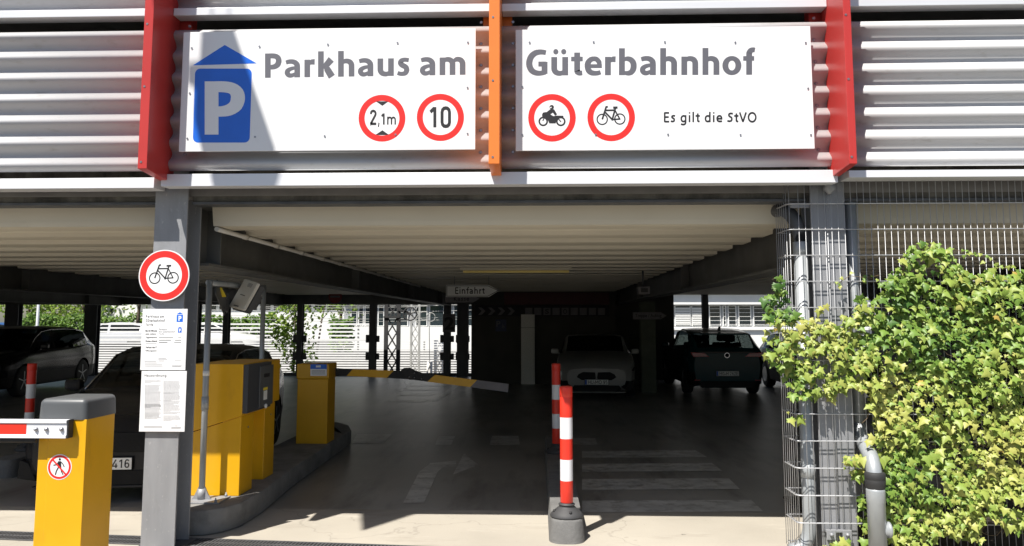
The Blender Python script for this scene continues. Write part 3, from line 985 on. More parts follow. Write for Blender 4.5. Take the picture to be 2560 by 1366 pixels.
# linear drain
a, b2 = gr(0, 1330), gr(1290, 1376)
dr = thing('drain_grate', 'long iron drain grating set in the pale driveway across the entrance', 'drain', (a.x, a.y, 0))
d = Vector((b2.x - a.x, b2.y - a.y, 0)).normalized()
nrm = Vector((d.y, -d.x, 0))
if nrm.y > 0: nrm = -nrm
bm = NB()
L = 7.6
o0 = a - d * 2.2
def gq(s0, s1, t0, t1, z0, z1):
    c = [o0 + d * s0 + nrm * t0, o0 + d * s1 + nrm * t0, o0 + d * s1 + nrm * t1, o0 + d * s0 + nrm * t1]
    prism(bm, [(q.x, q.y) for q in c], 'Z', z0, z1)
gq(0, L, 0.0, 0.015, 0.003, 0.009)
gq(0, L, 0.205, 0.22, 0.003, 0.009)
gq(0, L, 0.10, 0.112, 0.003, 0.009)
k = 0
while k * 0.03 < L:
    gq(k * 0.03, k * 0.03 + 0.013, 0.016, 0.099, 0.003, 0.0085)
    gq(k * 0.03, k * 0.03 + 0.013, 0.113, 0.204, 0.003, 0.0085)
    k += 1
obj('grating', bm, 'grate', dr)
bm = NB()
gq(0, L, 0.0, 0.22, 0.0012, 0.0025)
obj('channel', bm, 'pit', dr)

# ================================================================ entrance sign boards
YS = 5.74
def screws(A, pts):
    for p in pts:
        A.disc(p, 2.6, 3, 6, 10)
SM = ['white', 'blue', 'grey_txt', 'screw', 'black', 'red']
def board(t, x0, x1, z0, z1):
    bm = NB()
    box(bm, x0, x1, YS, YS + 0.012, z0, z1, 0.002)
    o = obj('sign_board', bm, 'white', t)
    bm = NB()
    for k in (0.18, 0.5, 0.82):
        x = x0 + (x1 - x0) * k
        box(bm, x - 0.02, x + 0.02, YS + 0.013, YF - AMP + 0.004, z0 + 0.06, z1 - 0.06)
    obj('mounting_rail', bm, 'galv', t)
xa, za = xz(459, 81, YS)
xb2, zb2 = xz(1188, 374, YS)
sg = thing('entrance_sign', 'white board with blue parking emblem and Parkhaus am lettering on the corrugated facade', 'sign board', ((xa + xb2) / 2, YS, zb2))
board(sg, xa, xb2, zb2, za)
A = Art(YS)
A.poly([(562, 113), (642, 159), (482, 164)], 1, 1)
A.rrect(488, 172, 630, 357, 13, 1, 1, skew=-6)
letters(A, 'P', 513, 204, 611, 337, 0, BOLD, top=674, layer=2)
obj('parking_emblem', A.bm, SM, sg)
A = Art(YS)
letters(A, 'Parkhaus am', 663, 127, 1164, 191, 2, BOLD, shear=-8, track=8)
obj('lettering', A.bm, SM, sg)
A = Art(YS)
c = (955, 296)
A.ring(c, 43.5, 58.5, 5, 1)
A.poly([(940, 254), (971, 254), (956, 265)], 4, 1)
A.poly([(938, 338), (973, 338), (956, 326)], 4, 1)
letters(A, '2', 926, 276, 942, 312, 4, REG, top=674, weight=118)
letters(A, ',', 945, 276, 949, 312, 4, REG, top=674, weight=90)
letters(A, '1', 953, 284, 963, 312, 4, REG, top=674, weight=130)
letters(A, 'm', 967, 292, 989, 312, 4, REG, top=484, weight=110)
obj('height_limit_emblem', A.bm, SM, sg)
A = Art(YS)
A.ring((1101, 294), 44, 59, 5, 1)
letters(A, '10', 1074, 268, 1128, 319, 4, REG, top=674, weight=118)
obj('speed_limit_emblem', A.bm, SM, sg)
A = Art(YS)
screws(A, [(480, 121), (649, 117), (820, 112), (994, 108), (1170, 107), (475, 234), (1169, 220), (469, 347), (638, 343), (812, 341), (989, 337), (1169, 335)])
obj('screw', A.bm, SM, sg)

xa, za = xz(1289, 75, YS)
xb2, zb2 = xz(2037, 372, YS)
sg = thing('entrance_sign', 'white board with Güterbahnhof lettering and two red ringed emblems on the facade', 'sign board', ((xa + xb2) / 2, YS, zb2))
board(sg, xa, xb2, zb2, za)
A = Art(YS)
letters(A, 'Güterbahnhof', 1317, 121, 1883, 188, 2, BOLD, shear=-2, track=4)
obj('lettering', A.bm, SM, sg)
A = Art(YS)
letters(A, 'Es gilt die StVO', 1660, 280, 1891, 306, 4, REG, weight=122, track=24)
obj('lettering', A.bm, SM, sg)
A = Art(YS)
A.ring((1380, 295), 44.5, 59.5, 5, 1)
for cc in ((1358, 304), (1402, 304)):
    A.ring(cc, 7.8, 12, 4, 1, 28)
def zz(pts): return [(1200 + x / 2.667, y / 2.667) for x, y in pts]
A.poly(zz([(413, 766), (420, 752), (440, 748), (462, 760), (490, 776), (508, 772), (556, 773), (556, 784), (524, 788), (512, 800), (504, 824), (462, 824), (452, 800), (436, 784), (416, 786)]), 4, 1.1)
A.poly(zz([(440, 752), (468, 730), (494, 730), (514, 764), (500, 772), (486, 752), (462, 768), (448, 762)]), 4, 1.2)
A.disc(zz([(478, 716)])[0], 5.6, 4, 1.3, 20)
A.line(zz([(440, 764), (418, 808)]), 2.4, 4, 1.4)
A.line(zz([(508, 776), (540, 814)]), 2.6, 4, 1.5)
A.poly(zz([(466, 716), (478, 714), (477, 721), (466, 722)]), 0, 2)
obj('motorcycle_emblem', A.bm, SM, sg)
A = Art(YS)
A.ring((1528, 294), 44.5, 59.5, 5, 1)
bicycle_art(A, 1527.5, 298, 44, 4, 1.2, 4.2)
obj('bicycle_emblem', A.bm, SM, sg)
A = Art(YS)
screws(A, [(1324, 107), (1484, 106), (1662, 106), (1838, 107), (2014, 108), (1306, 218), (2020, 222), (1306, 338), (1489, 337), (1670, 337), (1851, 338), (2027, 338)])
obj('screw', A.bm, SM, sg)

# ================================================================ signs on the left column
YB = 5.955
c = (410, 689)
p = at(c[0], c[1], YB)
rs = thing('bicycle_ban_sign', 'round white sign with red ring and black bicycle on the grey column', 'road sign', tuple(p))
bm = NB()
lathe(bm, [(0.200, 0.012), (0.203, 0.008), (0.203, 0.0)], (p.x, YB, p.z), 64, axis='Y')
obj('sign_disc', bm, 'white', rs)
A = Art(YB, lambda px, py: (p.x + (px - c[0]) / 321.0, p.z - (py - c[1]) / 321.0))
A.ring(c, 46, 62.5, 5, 1, 64)
bicycle_art(A, c[0], c[1] + 6, 47, 4, 1, 3.3)
obj('bicycle_emblem', A.bm, SM, rs)
bm = NB()
box(bm, p.x - 0.11, p.x + 0.11, YB + 0.013, 5.998, p.z - 0.03, p.z + 0.03)
obj('clamp', bm, 'galv', rs)

def sheet(name, label, x0, y0, x1, y1, yb):
    a0, a1 = xz(x0, y0, yb)
    b0, b1 = xz(x1, y1, yb)
    t = thing(name, label, 'notice', ((a0 + b0) / 2, yb, b1))
    bm = NB()
    box(bm, a0, b0, yb, yb + 0.006, b1, a1, 0.0015)
    obj('board', bm, 'white', t)
    bm = NB()
    box(bm, XL0 + 0.04, XL1 - 0.04, yb + 0.0065, 5.9985, b1 + 0.04, a1 - 0.04)
    obj('backing', bm, 'galv', t)
    return t
PM = ['white', 'blue', 'grey_txt', 'print', 'black']
YN = 5.972
tf = sheet('price_notice', 'white tariff board with two small blue parking emblems below the bicycle sign', 357, 773, 463, 926, YN)
A = Art(YN)
def k4(x, y): return (340 + x * 0.2637, 740 + y * 0.2637)
def T4(s, x0, y0, x1, y1, mi, layer=1, bold=0.0):
    (a, b_), (c_, d_) = k4(x0, y0), k4(x1, y1)
    A.text(s, a, b_, c_, d_, mi, layer, bold)
letters(A, 'Parkhaus am', k4(94, 0)[0], k4(0, 182)[1], k4(266, 0)[0], k4(0, 207)[1], 4, ALL, weight=92, track=34)
letters(A, 'Güterbahnhof', k4(93, 0)[0], k4(0, 220)[1], k4(273, 0)[0], k4(0, 247)[1], 4, ALL, weight=92, track=34)
letters(A, 'Tarife', k4(92, 0)[0], k4(0, 262)[1], k4(162, 0)[0], k4(0, 284)[1], 4, ALL, weight=92, track=34)
for s, y, x1 in (('Bis 60 Minute', 331, 200), ('Jede weitere', 363, 190), ('Tagesmaximu', 396, 200), ('Guten-Abend', 429, 200), ('Verlust des P', 488, 196), ('Öffnungszeite', 521, 196)):
    T4(s, 90, y - 9, x1, y + 9, 4, 1, 0.02)
T4('Parkhaus', 219, 310, 292, 326, 2)
T4('Am Güterbahnhof', 219, 332, 368, 348, 2)
T4('Tarife', 219, 354, 266, 368, 2)
for x0, y0, x1, y1 in ((218, 392, 352, 402), (218, 415, 334, 425), (218, 437, 298, 447), (400, 393, 428, 402), (370, 415, 428, 425), (362, 438, 428, 447)):
    A.poly([k4(x0, y0 + 3), k4(x1, y0 + 3), k4(x1, y1 - 2), k4(x0, y1 - 2)], 4)
for x0, y, x1 in ((90, 452, 196), (80, 622, 194), (80, 636, 200), (82, 652, 250), (84, 665, 254), (212, 592, 288), (212, 604, 298), (214, 617, 268), (366, 614, 428), (340, 661, 434), (342, 668, 430)):
    A.poly([k4(x0, y), k4(x1, y), k4(x1, y + 3), k4(x0, y + 3)], 3)
for x0, y0, w_ in ((386, 155, 62), (398, 292, 38)):
    hh = w_ * 1.5
    A.poly([k4(x0 + w_ / 2, y0), k4(x0 + w_, y0 + hh * 0.2), k4(x0, y0 + hh * 0.2)], 1)
    A.poly([k4(x0 + 1, y0 + hh * 0.27), k4(x0 + w_ - 2, y0 + hh * 0.27), k4(x0 + w_ - 4, y0 + hh), k4(x0 - 1, y0 + hh)], 1)
    (a_, b_), (c_, d_) = k4(x0 + w_ * 0.28, y0 + hh * 0.38), k4(x0 + w_ * 0.75, y0 + hh * 0.9)
    A.text('P', a_, b_, c_, d_, 0, 2, 0.04)
obj('print', A.bm, PM, tf)
hr = sheet('house_rules_notice', 'white house rules board with two columns of fine print under the tariff board', 354, 928, 461, 1080, YN)
A = Art(YN)
letters(A, 'Hausordnung', k4(82, 0)[0], k4(0, 740)[1], k4(289, 0)[0], k4(0, 767)[1], 4, ALL, weight=92, track=34)
rng = random.Random(3)
for x0, x1, runs in ((82, 240, [(803, 3), (845, 9), (918, 14), (1026, 12), (1110, 6)]), (260, 424, [(806, 12), (920, 8), (997, 4), (1040, 6), (1106, 2), (1137, 5)])):
    for y, n in runs:
        for k in range(n):
            yy = y + k * 10.5
            xe = x1 - (rng.random() * 20 if k < n - 1 else rng.random() * 110)
            xx = x0
            while xx < xe - 6:
                w_ = 8 + rng.random() * 22
                e = min(xx + w_, xe)
                A.poly([k4(xx, yy), k4(e, yy), k4(e, yy + 2.8), k4(xx, yy + 2.8)], 3)
                xx = e + 3
for x0, y, x1 in ((76, 1236, 246), (76, 1248, 250), (334, 1247, 428), (334, 1254, 424), (366, 1232, 396)):
    A.poly([k4(x0, y), k4(x1, y), k4(x1, y + 3), k4(x0, y + 3)], 3)
obj('print', A.bm, PM, hr)

# ================================================================ near barrier on the left
YBF = 5.02
sx0, sx1 = at(91, 1200, YBF).x, at(206, 1200, YBF).x
sz1 = at(150, 990, 5.2).z
sy1 = YBF + 0.355
nb = thing('barrier_gate', 'yellow barrier box with grey cap and white boom in front of the garage column', 'barrier', ((sx0 + sx1) / 2, 5.2, 0))
bm = NB()
box(bm, sx0, sx1, YBF, sy1, 0.0, sz1 - 0.12, 0.006)
hs = obj('housing', bm, 'yellow', nb)
bm = NB()
xd0, xd1 = at(117, 1200, YBF).x, at(188, 1200, YBF).x
box(bm, xd0, xd1 + 0.06, YBF - 0.006, YBF - 0.0008, 0.06, sz1 - 0.135, 0.002)
obj('door', bm, 'yellow', hs)
bm = NB()
t = bmesh.new()
pr = [(sx0 - 0.012, sz1 - 0.135), (sx1 + 0.012, sz1 - 0.135), (sx1 + 0.012, sz1), (sx0 - 0.012, sz1)]
vs = [t.verts.new((x, y, z)) for y in (YBF - 0.012, sy1 + 0.012) for x, z in pr]
for q in ((0, 1, 2, 3), (7, 6, 5, 4), (0, 4, 5, 1), (1, 5, 6, 2), (2, 6, 7, 3), (3, 7, 4, 0)): t.faces.new([vs[i] for i in q])
bmesh.ops.recalc_face_normals(t, faces=t.faces[:])
for v in t.verts:
    if v.co.z > sz1 - 0.01:
        v.co.x += 0.008 if v.co.x < (sx0 + sx1) / 2 else -0.008
top = [e for e in t.edges if all(v.co.z > sz1 - 0.01 for v in e.verts)] + [e for e in t.edges if abs(e.verts[0].co.z - e.verts[1].co.z) > 0.05]
bmesh.ops.bevel(t, geom=top, offset=0.035, segments=5, profile=0.5, affect='EDGES')
merge(bm, t, 0)
obj('cap', bm, 'cap', nb, smooth=True, flat_angle=50)
# boom, aluminium profile held on the front of the box
YA = YBF - 0.075
bx1 = at(165, 1070, YA).x
zb0, zb1 = at(100, 1096, YA).z, at(100, 1051, YA).z
bm = NB()
prism(bm, [(YA, zb0), (YA, zb0 + 0.018), (YA + 0.008, zb0 + 0.022), (YA + 0.008, zb1 - 0.022), (YA, zb1 - 0.018), (YA, zb1), (YA + 0.055, zb1), (YA + 0.055, zb0)], 'X', -6.6, bx1)
bo = obj('boom', bm, 'post_white', nb)
bm = NB()
xr = at(64, 1070, YA).x
for k in range(4):
    box(bm, xr - 0.42 - k * 0.84, xr - k * 0.84, YA + 0.0062, YA + 0.0078, zb0 + 0.024, zb1 - 0.024)
obj('red_stripe', bm, 'post_red', bo)
bm = NB()
tube(bm, [(-6.6, YA + 0.028, zb0 - 0.017), (at(84, 1100, YA).x, YA + 0.028, zb0 - 0.017)], 0.017, 10)
obj('rubber_edge', bm, 'rubber', bo)
bm = NB()
for px in (89, 115, 153):
    q = at(px, 1074, YA)
    lathe(bm, [(0.0, -0.012), (0.007, -0.011), (0.008, -0.002), (0.013, -0.001), (0.0135, 0.0075)], (q.x, YA, q.z), 12, axis='Y')
obj('bolt', bm, 'screw', bo)
bm = NB()
box(bm, bx1 + 0.0005, bx1 + 0.012, YA + 0.006, YA + 0.062, zb0 - 0.002, zb1 + 0.002, 0.003)
box(bm, at(95, 1070, YA).x, bx1 - 0.01, YA + 0.0555, YBF - 0.007, zb0 + 0.015, zb1 - 0.015)
obj('bracket', bm, 'rubber', bo)
# sticker
q0 = at(149, 1168, YBF - 0.006)
A = Art(YBF - 0.0065, lambda px, py: (q0.x + (px - 149) / 362.0, q0.z - (py - 1168) / 362.0))
A.disc((149, 1168), 29.5, 0, 1)
A.ring((149, 1168), 22.5, 27.5, 5, 2)
def k3(x, y): return (149 + (x - 402) * 0.37, 1168 + (y - 833) * 0.37)
A.disc(k3(402, 784), 2.6, 4, 3, 16)
A.poly([k3(392, 796), k3(410, 796), k3(414, 836), k3(392, 838)], 4, 3)
A.line([k3(396, 800), k3(382, 818), k3(362, 821)], 2.0, 4, 3.2)
A.line([k3(410, 800), k3(424, 814), k3(434, 832)], 2.0, 4, 3.2)
A.line([k3(396, 834), k3(384, 856), k3(378, 881)], 2.3, 4, 3.4)
A.line([k3(410, 834), k3(416, 858), k3(428, 880)], 2.3, 4, 3.4)
A.line([k3(350, 780), k3(452, 884)], 3.6, 5, 4)
obj('pedestrian_ban_sticker', A.bm, SM, hs)

# ================================================================ island: machines, barrier, antenna frame
IZ = 0.21
def machine(name, label, xa, xb, ya, yb, zlo, zhi0, zhi1, ztop, y_up, console):
    t = thing(name, label, 'ticket machine', ((xa + xb) / 2, (ya + yb) / 2, IZ))
    bm = NB()
    prism(bm, [(xa, IZ), (xb, IZ), (xb, zhi1 - 0.004), (xa, zhi0 - 0.004)], 'Y', ya, yb, bev=0.006)
    obj('pedestal', bm, 'yellow', t)
    bm = NB()
    prism(bm, [(xa - 0.006, zhi0), (xb + 0.006, zhi1), (xb + 0.006, ztop), (xa - 0.006, ztop)], 'Y', ya - 0.008, y_up, bev=0.008)
    hd = obj('head', bm, 'yellow', t)
    if console:
        c0, c1 = ya + 0.0, y_up - 0.01
        bm = NB()
        t2 = bmesh.new()
        bmesh.ops.create_cube(t2, size=1)
        for v in t2.verts:
            v.co = Vector((xb + 0.0065 + (v.co.x + 0.5) * 0.045, (c0 + c1) / 2 + v.co.y * (c1 - c0), (zhi1 + ztop) / 2 + 0.005 + v.co.z * (ztop - zhi1 - 0.03)))
        bmesh.ops.bevel(t2, geom=[e for e in t2.edges if abs(e.verts[0].co.x - e.verts[1].co.x) > 0.02 and e.verts[0].co.y > (c0 + c1) / 2], offset=0.05, segments=5, affect='EDGES')
        merge(bm, t2, 0)
        cs = obj('console', bm, 'dark_panel', hd)
        xf = xb + 0.0515
        bm = NB()
        box(bm, xf + 0.0005, xf + 0.012, c0 + 0.27, c1 - 0.02, zhi1 + 0.04, ztop - 0.04, 0.005)
        pl = obj('control_plate', bm, 'cap', cs)
        bm = NB()
        box(bm, xf + 0.0125, xf + 0.014, c0 + 0.37, c0 + 0.52, ztop - 0.15, ztop - 0.115)
        obj('card_slot', bm, 'black', cs)
        bm = NB()
        box(bm, xf + 0.0125, xf + 0.0145, c0 + 0.36, c0 + 0.47, ztop - 0.27, ztop - 0.245, mi=1)
        box(bm, xf + 0.0125, xf + 0.0145, c0 + 0.37, c0 + 0.46, ztop - 0.36, ztop - 0.275, mi=0)
        obj('sticker', bm, ['plate', 'amber'], cs)
        bm = NB()
        lathe(bm, [(0.022, 0.0), (0.022, 0.012), (0.016, 0.016), (0.0, 0.017)], (xf + 0.012, c0 + 0.42, ztop - 0.42), 16, axis='X')
        obj('button', bm, 'plate', cs)
    bm = NB()
    lathe(bm, [(0.010, 0.0), (0.010, 0.004), (0.0, 0.005)], (xb + 0.0005, ya + 0.17, zhi1 - 0.12), 12, axis='X')
    obj('lock', bm, 'screw', t)
    return t
machine('ticket_machine', 'yellow ticket machine with dark console behind the thin grey post', at(597, 1240, 6.91).x - 0.44, at(597, 1240, 6.91).x, 6.91, 7.22, IZ, at(485, 1080, 6.91).z, at(597, 1040, 6.91).z, at(597, 910, 6.91).z, 7.57, True)
machine('ticket_machine', 'second yellow cabinet directly behind the ticket machine with the console', at(657, 1209, 7.62).x - 0.42, at(657, 1209, 7.62).x, 7.62, 7.91, IZ, 0.90, 0.94, at(600, 903, 7.62).z, 8.02, False)

# bent boom barrier further in
YC0 = 9.8
cx0, cx1 = at(741, 1050, YC0).x, at(818, 1050, YC0).x
fb = thing('barrier_gate', 'yellow barrier cabinet with black and yellow bent boom on the traffic island end', 'barrier', ((cx0 + cx1) / 2, YC0 + 0.2, IZ))
bm = NB()
ztc = at(780, 910, YC0).z
zsc = at(780, 948, YC0).z
box(bm, cx0, cx1, YC0, YC0 + 0.36, IZ, zsc - 0.002, 0.006)
obj('housing', bm, 'yellow', fb)
bm = NB()
box(bm, cx0 - 0.012, cx1 + 0.012, YC0 - 0.012, YC0 + 0.375, zsc, ztc, 0.012)
hd = obj('cap', bm, 'yellow', fb)
A = Art(YC0 - 0.0125)
A.poly([(776, 911), (817, 911), (817, 923), (776, 923)], 1)
A.poly([(776, 923), (817, 923), (817, 940), (776, 940)], 0)
for k in range(4): A.poly([(779, 926 + k * 3), (813, 926 + k * 3), (813, 927 + k * 3), (779, 927 + k * 3)], 3, 2)
A.poly([(790, 914), (802, 914), (802, 919), (790, 919)], 0, 2)
obj('sticker', A.bm, PM, hd)
YBm = YC0 + 0.16
def k7(x, y): return (820 + x / 4.017, 680 + y / 4.017)
def slab_poly(bm, pts, y0, y1, mi):
    P = [xz(*k7(x, y), YBm) for x, y in pts]
    prism(bm, P, 'Y', y0, y1, mi)
bm = NB()
slab_poly(bm, [(75, 968), (248, 980), (186, 1046), (75, 1050)], YBm, YBm + 0.04, 0)
slab_poly(bm, [(248, 980), (662, 992), (590, 1066), (186, 1046)], YBm, YBm + 0.04, 1)
slab_poly(bm, [(662, 992), (900, 1000), (885, 1084), (590, 1066)], YBm, YBm + 0.04, 0)
b1 = obj('boom', bm, ['rubber', 'yellow'], fb)
bm = NB()
slab_poly(bm, [(870, 1006), (1078, 1033), (1002, 1100), (845, 1080)], YBm - 0.045, YBm - 0.004, 0)
slab_poly(bm, [(1078, 1033), (1500, 1085), (1430, 1155), (1002, 1100)], YBm - 0.045, YBm - 0.004, 1)
slab_poly(bm, [(1500, 1085), (1815, 1124), (1808, 1206), (1430, 1155)], YBm - 0.045, YBm - 0.004, 2)
b2_ = obj('boom_tip', bm, ['rubber', 'yellow', 'tile'], b1)
bm = NB()
slab_poly(bm, [(740, 985), (770, 962), (830, 960), (880, 985), (950, 1012), (940, 1078), (830, 1082), (780, 1060)], YBm - 0.06, YBm - 0.046, 0)
for x, y in ((815, 1058), (868, 1062), (940, 1076), (868, 1018)):
    q = at(*k7(x, y), YBm - 0.06)
    lathe(bm, [(0.0, -0.008), (0.008, -0.006), (0.01, 0.0)], (q.x, YBm - 0.06, q.z), 10, mi=1, axis='Y')
obj('knuckle', bm, ['rubber', 'screw'], b1)

# pipe frame
PX1, PX2 = at(513, 1000, 6.73).x, at(657, 800, 8.4).x
zt1, zt2 = at(513, 700, 6.73).z, at(657, 714, 8.4).z
pf = thing('pipe_frame', 'bent grey pipe frame on a square foot plate beside the ticket machine', 'pipe frame', (PX1, 6.73, IZ))
bm = NB()
tube(bm, [(PX1, 6.73, IZ + 0.015), (PX1, 6.73, zt1)], 0.026, 16)
tube(bm, [(PX2, 8.4, IZ + 0.005), (PX2, 8.4, zt2)], 0.026, 16)
tube(bm, [(PX1 - 0.001, 6.71, zt1 - 0.026), (PX2, 8.42, zt2 - 0.026)], 0.026, 16)
tube(bm, [(PX1, 6.73, 0.985), (PX1, 6.73, 1.10)], 0.031, 16)
obj('pipe', bm, 'pipe', pf)
bm = NB()
box(bm, PX1 - 0.12, PX1 + 0.20, 6.61, 6.87, IZ + 0.001, IZ + 0.014, 0.002)
for dx, dy in ((0.17, -0.11), (0.17, 0.11), (-0.09, -0.11)):
    lathe(bm, [(0.012, 0.0), (0.012, 0.02), (0.006, 0.021), (0.006, 0.035)], (PX1 + dx, 6.73 + dy, IZ + 0.014), 8)
for s in (-1, 1):
    prism(bm, [(PX1 + s * 0.027, IZ + 0.0145), (PX1 + s * 0.085, IZ + 0.0145), (PX1 + s * 0.06, IZ + 0.05), (PX1 + s * 0.027, IZ + 0.12)], 'Y', 6.722, 6.738)
lathe(bm, [(0.034, 0.0), (0.034, 0.09)], (PX1, 6.73, IZ + 0.0145), 16)
obj('foot_plate', bm, 'galv', pf)
bm = NB()
lathe(bm, [(0.0275, 0.0), (0.0275, 0.045)], (PX1, 6.73, 1.0 + 0.28), 16)
obj('label_band', bm, 'plate', pf)

# long range reader hung from the frame
def W(px, py, Y): return at(px, py, Y)
corn = [W(612, 696, 7.46), W(646, 708, 7.28), W(608, 776, 7.22), W(571, 766, 7.40)]
nv = (corn[1] - corn[0]).cross(corn[3] - corn[0]).normalized()
if nv.y > 0: nv = -nv
cc = sum(corn, Vector()) / 4
rd = thing('card_reader', 'tilted white flat reader box hanging from the grey pipe frame', 'reader', tuple(cc))
def slabn(bm, cs, d0, d1, mi=0, bev=0.0):
    t = bmesh.new()
    a = [t.verts.new(c_ + nv * d0) for c_ in cs]
    b_ = [t.verts.new(c_ + nv * d1) for c_ in cs]
    t.faces.new(a)
    t.faces.new(b_[::-1])
    for k in range(4): t.faces.new((a[k], b_[k], b_[(k + 1) % 4], a[(k + 1) % 4]))
    bmesh.ops.recalc_face_normals(t, faces=t.faces[:])
    if bev: bmesh.ops.bevel(t, geom=t.edges[:], offset=bev, segments=3, affect='EDGES')
    merge(bm, t, mi)
bm = NB()
slabn(bm, corn, 0.0, -0.03, 0, 0.008)
cov = obj('cover', bm, 'board_white', rd)
bm = NB()
def sub(u0, u1, v0, v1):
    f = lambda u, v: corn[0].lerp(corn[1], u).lerp(corn[3].lerp(corn[2], u), v)
    return [f(u0, v0), f(u1, v0), f(u1, v1), f(u0, v1)]
for k in range(4): slabn(bm, sub(0.42, 0.72, 0.10 + k * 0.035, 0.115 + k * 0.035), 0.0012, 0.0002, 0)
slabn(bm, sub(0.3, 0.62, 0.52, 0.545), 0.0012, 0.0002, 1)
slabn(bm, sub(0.28, 0.6, 0.90, 0.94), 0.0012, 0.0002, 0)
obj('print', bm, ['print', 'black'], cov)
bm = NB()
sh = Vector((-0.055, 0.09, -0.005))
slabn(bm, [c_ * 1.0 + sh * 0.25 for c_ in corn], -0.031, -0.10, 0, 0.01)
slabn(bm, [c_ + sh * 1.2 for c_ in sub(0.0, 0.9, 0.25, 0.75)], -0.10, -0.16, 0, 0.01)
obj('back_box', bm, 'dark_panel', rd)
bm = NB()
pa, pb = Vector((PX1 - 0.02, 6.92, zt1 - 0.05)), W(563, 773, 7.33)
bar(bm, pa, pb, 0.01, 0.14, 0)
bar(bm, pb, W(575, 745, 7.43), 0.01, 0.12, 0)
obj('bracket', bm, 'galv_dark', rd)
bm = NB()
bar(bm, W(548, 720, 7.06), W(559, 742, 7.16), 0.045, 0.012, 0)
obj('sticker', bm, 'amber', rd)

# ================================================================ red and white bollards
def bollard(loc, label, top, group='red and white flexible bollards'):
    t = thing('bollard', label, 'bollard', loc, 0, group)
    x, y, z = loc
    r = 0.052
    h = top - z
    bm = NB()
    z0 = 0.115
    n = 5
    bands = [z0 + (h - z0) * f for f in (0, 0.183, 0.365, 0.545, 0.73, 1.0)]
    prof = [(r * 0.9, z0 - 0.012, 0)]
    for i in range(5):
        m_ = 0 if i % 2 == 0 else 1
        prof.append((r, bands[i] + 0.0005, m_))
        prof.append((r, bands[i + 1] - 0.012 if i == 4 else bands[i + 1], m_))
    prof += [(r * 0.93, h - 0.003, 0), (r * 0.80, h, 0), (0.001, h, 0)]
    lathe(bm, prof, (x, y, z), 28)
    obj('tube', bm, ['post_red', 'post_white'], t)
    bm = NB()
    lathe(bm, [(r * 1.005, h - 0.085), (r * 1.03, h - 0.083), (r * 1.03, h - 0.014), (r * 0.95, h - 0.001)], (x, y, z), 28)
    obj('top_sleeve', bm, 'post_red', t)
    bm = NB()
    lathe(bm, [(0.135, 0.0), (0.137, 0.012), (0.118, 0.035), (0.075, 0.07), (0.062, 0.08), (0.062, 0.09), (0.067, 0.092), (0.067, 0.099), (0.05, 0.102), (0.05, 0.108)], (x, y, z), 28)
    ft = obj('foot', bm, 'foot', t)
    bm = NB()
    for a in (-75, 15, 105, 195):
        c_, s_ = math.cos(R(a)), math.sin(R(a))
        lathe(bm, [(0.0125, 0.038), (0.0125, 0.058), (0.0, 0.059)], (x + 0.102 * c_, y + 0.102 * s_, z), 10)
    obj('bolt_well', bm, 'rubber', ft)
    return t
bollard((at(1417, 1290, 6.44).x, 6.44, 0.18), 'sunlit red and white bollard on the front end of the grey kerb', at(1415, 966, 6.44).z)
bollard((at(1391, 1100, 9.45).x, 9.45, 0.18), 'shaded red and white bollard on the kerb behind the sunlit one', at(1390, 909, 9.45).z)
bollard((at(70, 1100, 9.3).x, 9.3, 0.2), 'shaded red and white bollard beyond the white barrier boom', at(70, 909, 9.3).z)

# ================================================================ hanging and wall signs inside
def arrow_board(name, label, pts, Y, string, tb, th=0.012, m='plate', txt='black', border=True, bold=0.02, wires=None):
    xs_, zs_ = zip(*[xz(px, py, Y) for px, py in pts])
    t = thing(name, label, 'direction sign', ((min(xs_) + max(xs_)) / 2, Y, min(zs_)))
    bm = NB()
    prism(bm, list(zip(xs_, zs_)), 'Y', Y, Y + th)
    obj('board', bm, m, t)
    A = Art(Y)
    cx = sum(p[0] for p in pts) / len(pts)
    cy = sum(p[1] for p in pts) / len(pts)
    if border:
        inn = [(p[0] + (2.2 if p[0] < cx else -2.4), p[1] + (2.2 if p[1] < cy else -2.2) * (0 if abs(p[1] - cy) < 3 else 1)) for p in pts]
        A.line(inn + [inn[0]], 1.4, 0, 1)
    if all(ch in ALL or ch == ' ' for ch in string): letters(A, string, tb[0], tb[1], tb[2], tb[3], 0, ALL, weight=112, track=14, top=674)
    else: A.text(string, *tb, 0, 1, bold)
    obj('lettering', A.bm, [txt], t)
    if wires:
        bm = NB()
        for px in wires:
            q = at(px, min(p[1] for p in pts), Y)
            tube(bm, [(q.x, Y + 0.006, q.z + 0.001), (q.x, Y + 0.006, 2.553)], 0.004, 6)
        obj('hanger', bm, 'galv_dark', t)
    return t
arrow_board('entry_sign', 'white arrow board reading Einfahrt hanging below the ceiling', [(1115, 713), (1222, 713), (1248, 727), (1222, 743), (1115, 743)], 13.8, 'Einfahrt', (1138, 719, 1211, 735), wires=(1136, 1222))
arrow_board('cashier_sign', 'grey arrow board reading Kasse half hidden behind the Einfahrt board', [(1113, 741), (1184, 741), (1199, 747), (1182, 757), (1113, 757)], 14.6, 'Kasse', (1135, 742, 1173, 753), m='tile', border=False)
arrow_board('stairs_sign', 'dark arrow board reading Treppe / Aufzug on the green grey column', [(1582, 781), (1652, 781), (1667, 790), (1652, 799), (1582, 799)], 18.4, 'Treppe / Aufzug', (1588, 785, 1654, 796), m='tile', border=False)
p = at(1122, 808, 23.9)
ns = thing('level_sign', 'dark board with the number 2 on a far post left of the stair wall', 'sign', tuple(p))
bm = NB()
a0, a1 = xz(1107, 785, 23.9)
b0, b1 = xz(1138, 831, 23.9)
box(bm, a0, b0, 23.9, 23.92, b1, a1, 0.003)
obj('board', bm, 'tile', ns)
A = Art(23.9)
A.text('2', 1111, 793, 1135, 825, 0, 1, 0.03)
